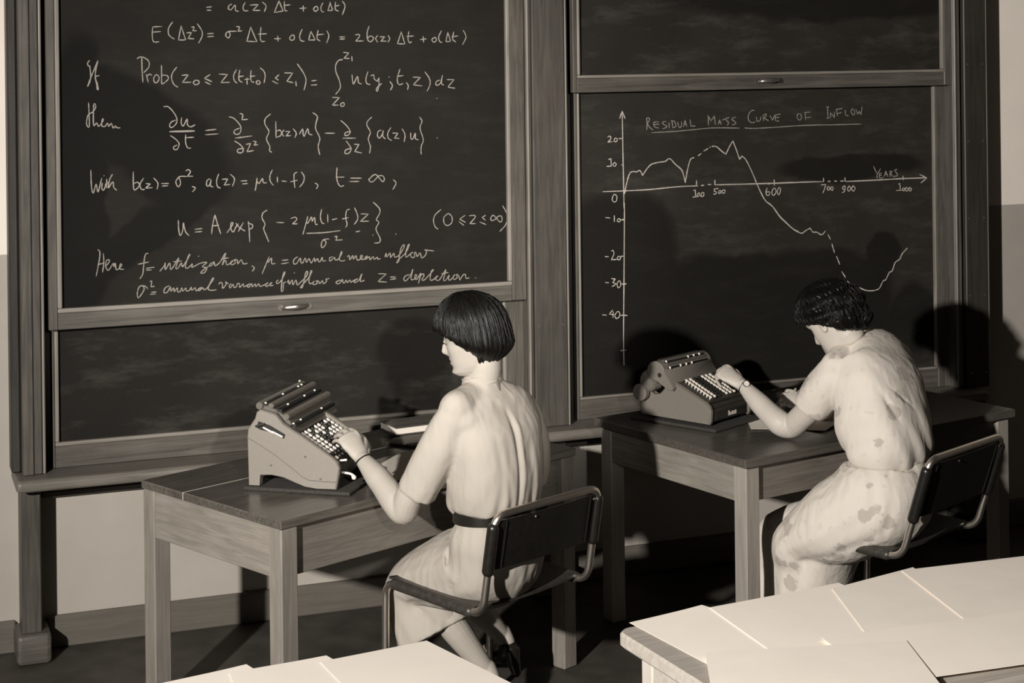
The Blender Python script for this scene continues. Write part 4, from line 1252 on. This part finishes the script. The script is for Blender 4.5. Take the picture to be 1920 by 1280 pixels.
def head_mesh(mb, c, f, l, u, s=1.0):
    nz_, nt_ = 90, 140
    v, fc = [], []
    for i in range(nz_ + 1):
        a = math.pi * i / nz_
        z = -0.1175 * math.cos(a)
        fr, bk, wd = (float(np.interp(z, HZ, q)) for q in (HF, HB, HW))
        k = math.sqrt(max(0, 1 - (z / 0.1175) ** 8))
        wd *= 1
        for j in range(nt_):
            t = 2 * math.pi * j / nt_
            # denser towards the front
            th = t - 0.45 * math.sin(t)
            cx, sx = math.cos(th), math.sin(th)
            cx2 = math.copysign(abs(cx) ** 0.92, cx)
            sx2 = math.copysign(abs(sx) ** 0.92, sx)
            x = (fr if cx > 0 else bk) * cx2
            y = wd * sx2
            if cx > 0:
                g = lambda y0, sy, z0, sz: math.exp(-((y - y0) / sy) ** 2 - ((z - z0) / sz) ** 2)
                na = float(np.interp(z, [-.052, -.044, -.036, -.027, -.012, .004, .018], [0, .013, .025, .023, .015, .007, 0]))
                nw = float(np.interp(z, [-.05, -.036, -.02, .01], [.013, .012, .008, .007]))
                x += na * math.exp(-(y / nw) ** 2)
                x += .007 * g(0, .020, -.0575, .0045) + .0075 * g(0, .018, -.0705, .005) - .003 * g(0, .022, -.064, .0022)
                x += .006 * g(0, .018, -.098, .010) + .004 * g(0, .045, .024, .008) - .003 * g(0, .014, .008, .008)
                for sg in (-1, 1):
                    x += -.011 * g(sg * .032, .015, .004, .011) + .008 * g(sg * .032, .010, .002, .0075) + .003 * g(sg * .04, .018, -.03, .018)
            v.append(c + (f * x + l * y + u * z) * s)
    for i in range(nz_):
        for j in range(nt_):
            k = (j + 1) % nt_
            fc.append((i * nt_ + j, i * nt_ + k, (i + 1) * nt_ + k, (i + 1) * nt_ + j))
    mb.add(v, fc)
    for sg in (-1, 1):
        e = c + (l * sg * .072 - f * .006 + u * .002) * s
        mb.sweep([e - u * .026 * s + f * .006 * s, e - f * .0 * s, e + u * .022 * s - f * .006 * s], [(.006, .011), (.008, .017), (.006, .014)], side=l, n=12)
    return mb


def hand(mb, wrist, d, n, thumb_hint, curl=(25, 35, 25), spread=1.0, s=1.0, pinky_extra=0):
    d = nrm(d)
    n = nrm(n - d * (n @ d))
    sd = np.cross(d, n)
    if sd @ thumb_hint < 0:
        sd = -sd
    W = wrist
    mb.sweep([W - d * .01, W + d * .03, W + d * .062 * s, W + d * .086 * s], [(.024, .018), (.031, .0165), (.037, .0145), (.034, .0105)], side=sd, n=18)
    offs = (.0300, .0105, -.0100, -.0295)
    base = (.084, .088, .083, .074)
    lens = (.068, .076, .070, .054)
    for q in range(4):
        b = W + d * base[q] * s + sd * offs[q]
        ang = 0
        p = [b - d * .02, b]
        dd = d + sd * (offs[q] * 2.2 * spread)
        dd = nrm(dd)
        for k, fr in enumerate((.45, .31, .24)):
            ang += math.radians(curl[k] + (pinky_extra * q / 3 if k < 2 else 0))
            v = dd * math.cos(ang) - n * math.sin(ang)
            p.append(p[-1] + v * lens[q] * fr * s)
        r = .0080 if q < 3 else .0068
        mb.sweep(p, [r * 1.05, r * 1.08, r, r * .92, r * .75], n=12, sub=4)
    b = W + d * .022 + sd * .022 - n * .004
    t1 = nrm(d * .75 + sd * .65 - n * .35)
    t2 = nrm(d * .95 + sd * .2 - n * .45)
    t3 = nrm(d * .95 - sd * .05 - n * .5)
    p = [b, b + t1 * .042 * s, b + t1 * .042 * s + t2 * .030 * s, b + t1 * .042 * s + t2 * .030 * s + t3 * .024 * s]
    mb.sweep(p, [.013, .0105, .0095, .0070], n=12, sub=4)
    return mb


def hair(parent, c, f, l, u, edge, req, ztop, zeq, thick=.016, wave=0.0, strands=260, seed=1, s=1.0, curl_in=.014, name='hair'):
    """shell of hair: edge = [(angle from front in degrees, lower edge height)], req = (front, side, back) radii"""
    rnd = random.Random(seed)
    na, nsn = 180, 46
    ea = [e[0] for e in edge]
    ez = [e[1] for e in edge]

    def R(th):
        a = abs(((th + math.pi) % (2 * math.pi)) - math.pi)
        fx = req[0] if math.cos(th) > 0 else req[2]
        return fx * math.cos(th), req[1] * math.sin(th)

    def surf(th, q, off=0.0):
        a = math.degrees(abs(((th + math.pi) % (2 * math.pi)) - math.pi))
        ze = float(np.interp(a, ea, ez))
        ze += .0035 * math.sin(th * 23 + seed) * math.sin(th * 9)
        # arc lengths
        if ze >= zeq:
            amax = math.acos(max(-1, min(1, (ze - zeq) / (ztop - zeq))))
            al = amax * q
            rr, z = math.sin(al), zeq + (ztop - zeq) * math.cos(al)
            low = 0
        else:
            L1_ = .15
            L2_ = zeq - ze
            t = q * (L1_ + L2_)
            if t < L1_:
                al = math.pi / 2 * t / L1_
                rr, z = math.sin(al), zeq + (ztop - zeq) * math.cos(al)
                low = 0
            else:
                dn = t - L1_
                z = zeq - dn
                low = min(1.08, dn / max(L2_, 0.01))
                rr = 1 + .04 * math.sin(math.pi * low) - (curl_in / .1) * max(0, low - .55) ** 2 * 4
        x, y = R(th)
        y *= .87 + .13 * min(1, max(0, .45 - math.cos(th)) / .75)
        g = 1.6e-3 * math.sin(th * 46 + 2.0 * math.sin(q * 5 + th)) * min(1, q * 3) + 1.0e-3 * math.sin(th * 91 + 3 * q)
        if wave:
            g += wave * noise.noise(Vector((x * 28 + 3, y * 28, z * 28 + seed))) + wave * .5 * math.sin(z * 160 + th * 3)
        k = (1 + (g - off) / .1)
        return c + (f * x * rr * k + l * y * rr * k + u * (z - (off * .9 if rr < .7 else 0))) * s
    v, fc = [], []
    for side in (0, 1):
        for i in range(nsn + 1):
            for j in range(na):
                v.append(surf(2 * math.pi * j / na, max(i / nsn, 0.004), thick if side else 0.0))
    mm = (nsn + 1) * na
    for i in range(nsn):
        for j in range(na):
            k = (j + 1) % na
            fc.append((i * na + j, i * na + k, (i + 1) * na + k, (i + 1) * na + j))
            fc.append((mm + i * na + j, mm + (i + 1) * na + j, mm + (i + 1) * na + k, mm + i * na + k))
    for j in range(na):
        k = (j + 1) % na
        fc.append((nsn * na + j, nsn * na + k, mm + nsn * na + k, mm + nsn * na + j))
    fc.append(tuple(range(na)))
    fc.append(tuple(range(mm, mm + na))[::-1])
    mb = MB().add(v, fc)
    # loose locks laid over the shell
    for _ in range(strands):
        th = rnd.uniform(0, 2 * math.pi)
        q0 = rnd.uniform(.08, .6)
        q1 = rnd.uniform(.95, 1.04)
        dth = rnd.uniform(-.10, .10)
        pts = [surf(th + dth * k / 9 + wave * 8 * math.sin(k * .9 + th * 5), q0 + (q1 - q0) * k / 9, -rnd.uniform(.0004, .0016)) for k in range(10)]
        mb.sweep(pts, [.0006] + [.0015] * 8 + [.0004], n=5, sub=1, flat=True)
    return mesh_obj(name, mb, HAIRM, parent, world=True, smooth=170)


def folds(mb, nr, fn, amp=.0030, seed=0):
    co = np.asarray(mb.v)
    nz_ = np.array([noise.noise(Vector((p[0] * 24 + seed, p[1] * 24, p[2] * 7 + 3 * p[0]))) + .45 * noise.noise(Vector((p[0] * 55 + seed, p[1] * 55 + 9, p[2] * 16))) for p in co.tolist()])
    nz_ = -np.abs(nz_) + .25
    mb.v = co + nr * (fn(co) + amp * nz_)[:, None]
    return mb


def face_bits(parent, c, f, l, u, s=1.0):
    for sg in (-1, 1):
        e = c + (f * .0745 + l * sg * .031 + u * .000) * s
        mb = MB()
        pts = []
        for k in range(7):
            y = sg * (.019 + .024 * k / 6)
            pts.append(c + (f * (.0835 - .55 * abs(y - sg * .03) ** 1.2 - (.008 if abs(y) > .036 else 0) * (abs(y) - .036) / .007) + l * y + u * (-.004 + .003 * math.sin(math.pi * k / 6) * -1)) * s)
        mb.sweep(pts, [.0008] + [.0014] * 5 + [.0008], n=6, sub=2)
        mesh_obj('eyelashes', mb, HAIRM, parent, world=True)
        mb = MB()
        pts = []
        for k in range(7):
            y = sg * (.014 + .034 * k / 6)
            pts.append(c + (f * (.0895 - 5.0 * max(0, abs(y) - .012) ** 2 * 1.6) + l * y + u * (.020 + .005 * math.sin(math.pi * (k + 1) / 8))) * s)
        mb.sweep(pts, [(.001, .001)] + [(.0022, .0022)] * 5 + [(.0008, .0008)], n=6, sub=2)
        mesh_obj('eyebrow', mb, HAIRM, parent, world=True)


def ring_band(name, mt, parent, c, nrm_axis, side, a, b, h, thick=.003, n=40, tilt=None, arc=None):
    """flat band round a limb, waist or neck"""
    ax = nrm(nrm_axis)
    sd = nrm(side - ax * (side @ ax))
    ot = np.cross(ax, sd)
    v, f = [], []
    for k in range(n):
        t = 2 * math.pi * k / n
        for (da, dh) in ((0, -h / 2), (thick, -h / 2), (thick, h / 2), (0, h / 2)):
            v.append(c + sd * math.cos(t) * (a + da) + ot * math.sin(t) * (b + da) + ax * dh)
    for k in range(n):
        j = (k + 1) % n
        for q in range(4):
            w = (q + 1) % 4
            f.append((k * 4 + q, j * 4 + q, j * 4 + w, k * 4 + w))
    return mesh_obj(name, MB().add(v, f), mt, parent, world=True, smooth=40)


def skirt(parent, pts, rad, side, mt, seed, amp=.022, name='skirt', n=96, sub=10, extra=None):
    rnd = random.Random(seed)
    ph = [rnd.random() * 6 for _ in range(4)]

    def disp(p, t):
        w = max(0, t - .12) / .88
        return 1 + amp * w * (math.sin(7 * p + ph[0] + 1.5 * t) + .6 * math.sin(11 * p + ph[1] - 2 * t)) + .004 * (1 - w) * math.sin(26 * p + ph[2]) + .006 * math.sin(17 * p + 4 * t + ph[3]) + .03 * noise.noise(Vector((2.6 * math.cos(p) + seed, 2.6 * math.sin(p), 3.5 * t)))
    outer = MB().sweep(pts, rad, side=side, n=n, sub=sub, caps=True, disp=disp, flat=True)
    for ep, er in (extra or []):
        outer.sweep(ep, er, side=side, n=28)
    m2, n2 = remesh(outer, 0.0050, 14)
    folds(m2, n2, lambda co: 0.0, amp=.0035, seed=seed)
    return mesh_obj(name, m2, mt, parent, world=True, smooth=170)


VOX = 0.0032
# ---------------------------------------------------------------- woman at the left table
r1 = cdir(.66, .75)
f1 = cdir(-.75, .66)
hip1 = P(936, 1062, 5.22) + f1 * .02
W1 = thing('person', 'seated woman with straight dark bob, plain pale dress and dark belt, hand on cream machine', 'person', (hip1[0], hip1[1], 0))
waist = P(926, 955, 5.19)
mid = P(929, 885, 5.17)
chest = P(924, 815, 5.17)
shm = P(916, 768, 5.175)
nb = P(904, 724, 5.18)
shL, shR = P(856, 774, 5.07), P(978, 770, 5.29)
hc1 = P(883, 629, 5.17)
F1, L1v, U1 = head_frame(cdir(-.98, .19, -.19))
nk = hc1 - U1 * .085 - F1 * .028
b = MB()
b.sweep([waist - UP * .06, waist, mid, chest, shm, nb], [(.14, .11), (.108, .08), (.115, .088), (.135, .09), (.13, .06), (.052, .05)], side=r1, n=28)
b.sweep([nb - UP * .03, nb, nk, hc1 - F1 * .02 - U1 * .02], [(.056, .055), (.050, .052), (.047, .050), (.05, .055)], side=r1, n=24)
head_mesh(b, hc1, F1, L1v, U1)
elL, wrL = P(757, 958, 5.17), P(680, 860, 5.32)
kn = P(644, 806, 5.375)
b.sweep([shL, P(812, 856, 5.11), P(768, 930, 5.15), elL, P(742, 940, 5.19), P(712, 900, 5.25), wrL], [.048, .044, .042, .041, .044, .038, (.026, .023)], n=20, sub=6)
hd = nrm(kn - wrL)
hand(b, wrL + hd * .005, hd, nrm(RT * .25 + UP * .6 - FW * .62), r1, curl=(38, 22, 12))
elR, wrR = P(980, 948, 5.36), P(884, 862, 5.63)
b.sweep([shR, P(992, 850, 5.33), elR, P(930, 915, 5.5), wrR], [.045, .04, .038, .036, .025], n=16)
hand(b, wrR, nrm(wrR - elR), UP, -r1, curl=(10, 20, 15))
# legs
for sg, ka, an, hl in ((-1, (772, 1082, 5.38), (913, 1258, 5.39), None), (1, (818, 1058, 5.52), (942, 1192, 5.66), None)):
    h = hip1 + r1 * sg * .085
    k = P(*ka)
    a = P(*an)
    m_ = k * .55 + a * .45
    b.sweep([h, h * .5 + k * .5, k, k * .75 + a * .25 - f1 * .012, k * .5 + a * .5 - f1 * .012, a], [.080, .072, .054, .052, .046, .030], n=18)
    toe = a - UP * .115 + f1 * .10 if sg < 0 else a - UP * .10 + f1 * .12
    b.sweep([a + UP * .01, a - UP * .03 - f1 * .012, a * .5 + toe * .5 - UP * .01, toe], [(.029, .030), (.028, .034), (.033, .024), (.033, .013)], side=r1, n=16)
bm1, nr1 = remesh(b, VOX, 3)
mesh_obj('body', bm1, SKIN, W1, world=True, smooth=170)

g_ = MB()
g_.sweep([waist - UP * .012, waist + UP * .03, mid, chest, shm + UP * .004, nb + UP * .004], [(.118, .095), (.146, .118), (.154, .120), (.168, .112), (.162, .086), (.060, .058)], side=r1, n=40, sq=.78)
g_.sweep([shL + r1 * .01 - UP * .022, shm - UP * .02, shR - r1 * .01 - UP * .022], [(.050, .070), (.056, .088), (.050, .070)], side=UP, n=24)
g_.sweep([nb - UP * .035 - r1 * .01, shL + UP * .012], [(.05, .060), (.052, .058)], n=24)
g_.sweep([nb - UP * .035 + r1 * .01, shR + UP * .004], [(.05, .060), (.052, .056)], n=24)
g_.sweep([shL + r1 * .06 - UP * .01, shL - UP * .008, P(826, 838, 5.09), P(781, 924, 5.135)], [(.045, .050), (.050, .054), (.064, .062), (.064, .056)], n=26, flat=True)
g_.sweep([shR - r1 * .05 - UP * .01, shR, P(994, 840, 5.32), P(992, 905, 5.35)], [(.05, .055), (.058, .060), (.060, .060), (.055, .055)], n=26, flat=True)
gm, gn = remesh(g_, 0.0045, 22)


def fold1(co):
    d = co - waist
    a = d @ r1
    q = d @ f1
    z = d[:, 2]
    back = np.clip(-q * 14, 0, 1)
    w = np.clip(1 - z / .36, 0, 1)
    u = np.clip(1 - np.abs(a - .02) / .10, 0, 1)
    y = .0022 * np.sin(a * 150 + 1.6 * np.sin(z * 9) - z * 12) * np.clip(1 - z / .12, 0, 1)
    for (a0, z0, a1, z1, wd, dp) in ((-.035, .33, -.030, .03, .010, .016), (.016, .24, .034, .02, .012, .006), (-.085, .16, -.055, .02, .010, .006), (-.11, .27, -.10, .14, .012, .006)):
        tt = np.clip((z0 - z) / (z0 - z1), 0, 1)
        ac = a0 + (a1 - a0) * tt
        dp, wd = dp * .34, wd * .9
        y -= dp * np.exp(-((a - ac) / wd) ** 2) * np.clip((z0 - z) * 18, 0, 1) * back
        y += dp * .6 * np.exp(-((a - ac - wd * 1.9) / wd) ** 2) * np.clip((z0 - z) * 18, 0, 1) * back
    y += .004 * np.sin((a * 30 + q * 40 + z * 22)) * np.clip((np.abs(a) - .1) * 12, 0, 1)
    return y


folds(gm, gn, fold1)
bl = mesh_obj('blouse', gm, CLOTH1, W1, world=True, smooth=170)
cc = nb + UP * .024
ring_band('collar', CLOTH1, bl, cc, nrm(UP * .95 + F1 * .22), r1, .056, .057, .026, .004)
tb = MB()
tc0 = nb + UP * .016 - f1 * .061
tb.sweep([tc0 + UP * .012, tc0 - UP * .006 - f1 * .004, tc0 - UP * .028 - f1 * .016], [(.006, .002)] * 3, side=r1, n=8, sub=3)
mesh_obj('neck_tab', tb, mat('grey_tape', 0.16, 0.8), bl, world=True)
ring_band('belt', BELTM, W1, waist - UP * .004, UP + f1 * .05, r1, .133, .111, .036, .004)
skirt(W1, [waist - UP * .006, waist - UP * .035, waist - UP * .075, P(938, 1052, 5.215) + f1 * .025, P(876, 1064, 5.325), P(806, 1080, 5.44), P(792, 1120, 5.46), P(822, 1186, 5.43)],
      [(.122, .099), (.125, .102), (.146, .123), (.170, .132), (.166, .126), (.150, .092), (.132, .100), (.138, .135)], r1, CLOTH1, 3)
hair(W1, hc1, F1, L1v, U1, [(0, .040), (30, .038), (46, .030), (60, .004), (74, -.022), (90, -.044), (105, -.062), (125, -.078), (150, -.088), (180, -.084)],
     (.108, .093, .120), .136, .028, seed=2, strands=420, curl_in=.05)
face_bits(W1, hc1, F1, L1v, U1)
ring_band('bracelet', BELTM, W1, wrL - hd * .006, hd, r1, .0275, .0255, .005, .0025)
for sg, an in ((-1, (913, 1258, 5.39)), (1, (942, 1192, 5.66))):
    a = P(*an)
    toe = a - UP * .115 + f1 * .10 if sg < 0 else a - UP * .10 + f1 * .12
    s_ = MB()
    s_.sweep([a - UP * .030 - f1 * .022, a - UP * .055 - f1 * .008, a * .45 + toe * .55 - UP * .022, toe - UP * .004 + f1 * .01], [(.032, .028), (.034, .030), (.040, .022), (.034, .014)], side=r1, n=20)
    hl = a - UP * .055 - f1 * .04
    s_.sweep([hl + UP * .02, hl - UP * .02 - f1 * .008, hl - UP * .05 - f1 * .018], [(.028, .024), (.022, .020), (.017, .016)], side=r1, n=20)
    mesh_obj('shoe', s_, SHOEM, W1, world=True, smooth=50)

# ---------------------------------------------------------------- woman at the right table
r2 = cdir(.70, .71)
f2 = cdir(-.71, .70)
hip2 = P(1655, 965, 5.74)
W2 = thing('person', 'seated woman in a short-sleeved pale floral dress, leaning over the right table', 'person', (hip2[0], hip2[1], 0))
waist2 = P(1665, 852, 5.78)
mid2 = P(1655, 785, 5.82)
chest2 = P(1646, 722, 5.86)
shm2 = P(1630, 674, 5.92)
nb2 = P(1593, 642, 5.95)
sL2, sR2 = P(1566, 700, 5.84), P(1682, 676, 6.03)
hc2 = P(1560, 603, 5.95)
F2, L2v, U2 = head_frame(cdir(-.66, .55, -.58))
nk2 = hc2 - U2 * .075 - F2 * .035
b = MB()
b.sweep([waist2 - UP * .08, waist2, mid2, chest2, shm2, nb2], [(.15, .12), (.115, .088), (.120, .09), (.135, .09), (.125, .062), (.052, .05)], side=r2, n=28)
b.sweep([nb2 - UP * .03, nb2, nk2, hc2 - F2 * .02 - U2 * .02], [(.056, .055), (.050, .052), (.048, .050), (.05, .055)], side=r2, n=24)
head_mesh(b, hc2, F2, L2v, U2)
el2, wr2 = P(1483, 800, 6.02), P(1393, 722, 6.17)
kn2 = P(1346, 689, 6.22)
b.sweep([sL2, P(1532, 752, 5.91), P(1500, 785, 5.98), el2, P(1462, 792, 6.03), P(1430, 762, 6.09), wr2], [.046, .045, .043, .039, .044, .038, (.027, .024)], n=20, sub=6)
hd2 = nrm(kn2 - wr2)
hand(b, wr2 + hd2 * .006, hd2, nrm(-RT * .05 + UP * .75 - FW * .45), r2, curl=(58, 48, 25), pinky_extra=10)
e2r, w2r = P(1600, 790, 6.30), P(1512, 762, 6.33)
b.sweep([sR2, P(1650, 740, 6.2), e2r, w2r], [.045, .041, .038, .025], n=16)
hand(b, w2r, nrm(P(1484, 748, 6.36) - w2r), nrm(UP * .5 - FW * .6), -f2, curl=(35, 45, 30), s=.9)
for sg, ka, an in ((-1, (1500, 1012, 5.88), (1520, 1190, 5.93)), (1, (1478, 992, 6.06), (1470, 1180, 6.10))):
    h = hip2 + r2 * sg * .085
    k, a = P(*ka), P(*an)
    b.sweep([h, h * .5 + k * .5, k, k * .75 + a * .25 - f2 * .012, k * .5 + a * .5 - f2 * .012, a], [.080, .074, .056, .052, .046, .030], n=18)
    toe = a - UP * .075 + f2 * .13
    b.sweep([a + UP * .01, a - UP * .04 - f2 * .012, a * .5 + toe * .5 - UP * .01, toe], [(.029, .030), (.028, .034), (.033, .024), (.033, .013)], side=r2, n=16)
    s_ = MB()
    s_.sweep([a - UP * .045 - f2 * .025, a - UP * .06 - f2 * .008, a * .45 + toe * .55 - UP * .022, toe - UP * .004 + f2 * .01], [(.031, .026), (.034, .028), (.040, .022), (.034, .014)], side=r2, n=20)
    hl = a - UP * .065 - f2 * .03
    s_.sweep([hl, hl - UP * .04 - f2 * .005], [(.024, .022), (.018, .017)], side=r2, n=14, flat=True)
    mesh_obj('shoe', s_, SHOEM, W2, world=True, smooth=50)
bm2, nr2 = remesh(b, VOX, 3)
mesh_obj('body', bm2, SKIN2, W2, world=True, smooth=170)
g_ = MB()
g_.sweep([waist2 - UP * .012, waist2 + UP * .03, mid2, chest2, shm2 + UP * .004, nb2 - UP * .004], [(.142, .112), (.164, .128), (.174, .134), (.176, .122), (.165, .092), (.064, .060)], side=r2, n=40, sq=.78)
g_.sweep([sL2 + r2 * .01 - UP * .022, shm2 - UP * .02, sR2 - r2 * .01 - UP * .022], [(.050, .070), (.058, .096), (.050, .070)], side=UP, n=24)
g_.sweep([nb2 - UP * .03, sL2 + UP * .014], [(.05, .060), (.052, .058)], n=24)
g_.sweep([nb2 - UP * .03, sR2 + UP * .010], [(.05, .060), (.054, .058)], n=24)
g_.sweep([sL2 + r2 * .05 - UP * .01, sL2, P(1543, 732, 5.885), P(1523, 762, 5.925)], [(.05, .055), (.060, .062), (.072, .070), (.072, .066)], n=26, flat=True)
g_.sweep([sR2 - r2 * .05 - UP * .01, sR2, P(1662, 725, 6.13), P(1650, 752, 6.18)], [(.05, .055), (.058, .060), (.062, .062), (.06, .06)], n=26, flat=True)
gm, gn = remesh(g_, 0.0045, 22)


def fold2(co):
    d = co - waist2
    a = d @ r2
    q = d @ f2
    z = d[:, 2]
    back = np.clip(-q * 14, 0, 1)
    w = np.clip(1 - z / .22, 0, 1)
    y = .004 * np.sin(a * 70 + 2.2 * np.sin(z * 9) + z * 10) * w
    y += .004 * np.sin(a * 34 + z * 40 + q * 20) * np.clip((-a - .06) * 14, 0, 1)
    y -= .008 * np.exp(-((a + .085 + (z - .2) * .25) / .010) ** 2) * np.clip(1 - np.abs(z - .19) / .07, 0, 1) * back
    y -= .006 * np.exp(-((z - .215 - (a + .03) * -.9) / .008) ** 2) * np.clip(1 - np.abs(a + .02) / .05, 0, 1) * back
    return y


folds(gm, gn, fold2, amp=.0022)
bl2 = mesh_obj('bodice', gm, FLORAL, W2, world=True, smooth=170)
ring_band('collar', CLOTH1, bl2, nb2 + UP * .012 + f2 * .012, nrm(UP * .80 + f2 * .52 - r2 * .05), r2, .076, .080, .030, .010)
ring_band('waist_seam', FLORAL, bl2, waist2 - UP * .006, UP, r2, .143, .117, .008, .004)
skirt(W2, [waist2 - UP * .004, waist2 - UP * .05, P(1655, 930, 5.76), P(1588, 972, 5.82), P(1520, 1006, 5.92), P(1517, 1055, 5.94), P(1510, 1160, 5.96)],
      [(.140, .114), (.162, .135), (.190, .165), (.185, .145), (.160, .098), (.135, .125), (.130, .105)], r2, FLORAL, 5, amp=.016,
      extra=[([P(1570, 968, 5.93), P(1462, 1000, 6.08), P(1455, 1055, 6.11), P(1456, 1160, 6.12)], [.085, .078, .075, .085]),
             ([P(1600, 975, 5.80), P(1562, 1035, 5.88), P(1532, 1110, 5.93)], [(.150, .075), (.135, .08), (.130, .09)])])
hair(W2, hc2, F2, L2v, U2, [(0, .062), (35, .058), (60, .034), (80, .012), (98, -.012), (120, -.050), (150, -.072), (180, -.078)],
     (.112, .108, .134), .148, .030, seed=5, wave=.010, strands=420, curl_in=.02)
face_bits(W2, hc2, F2, L2v, U2)
wa = mesh_obj('watch', MB().cyl(P(1399, 720, 6.132), P(1399, 720, 6.132) + nrm(RT * .15 + UP * .5 - FW * .85) * .006, .0115, 24), STEEL, W2, world=True, smooth=40)
mesh_obj('watch_dial', MB().cyl(P(1399, 720, 6.132) + nrm(RT * .15 + UP * .5 - FW * .85) * .006, P(1399, 720, 6.132) + nrm(RT * .15 + UP * .5 - FW * .85) * .007, .0098, 24), KEYW, wa, world=True)
ring_band('watch_strap', BELTM, wa, wr2 - hd2 * .005, hd2, r2, .0285, .0260, .008, .002)
pen = mesh_obj('pencil', MB().cyl(P(1474, 758, 6.34), P(1492, 728, 6.38), .0035, 8), mat('pencil_paint', 0.4, 0.4))
tag(pen, 'pencil held in the far hand of the woman in the floral dress', 'pencil')
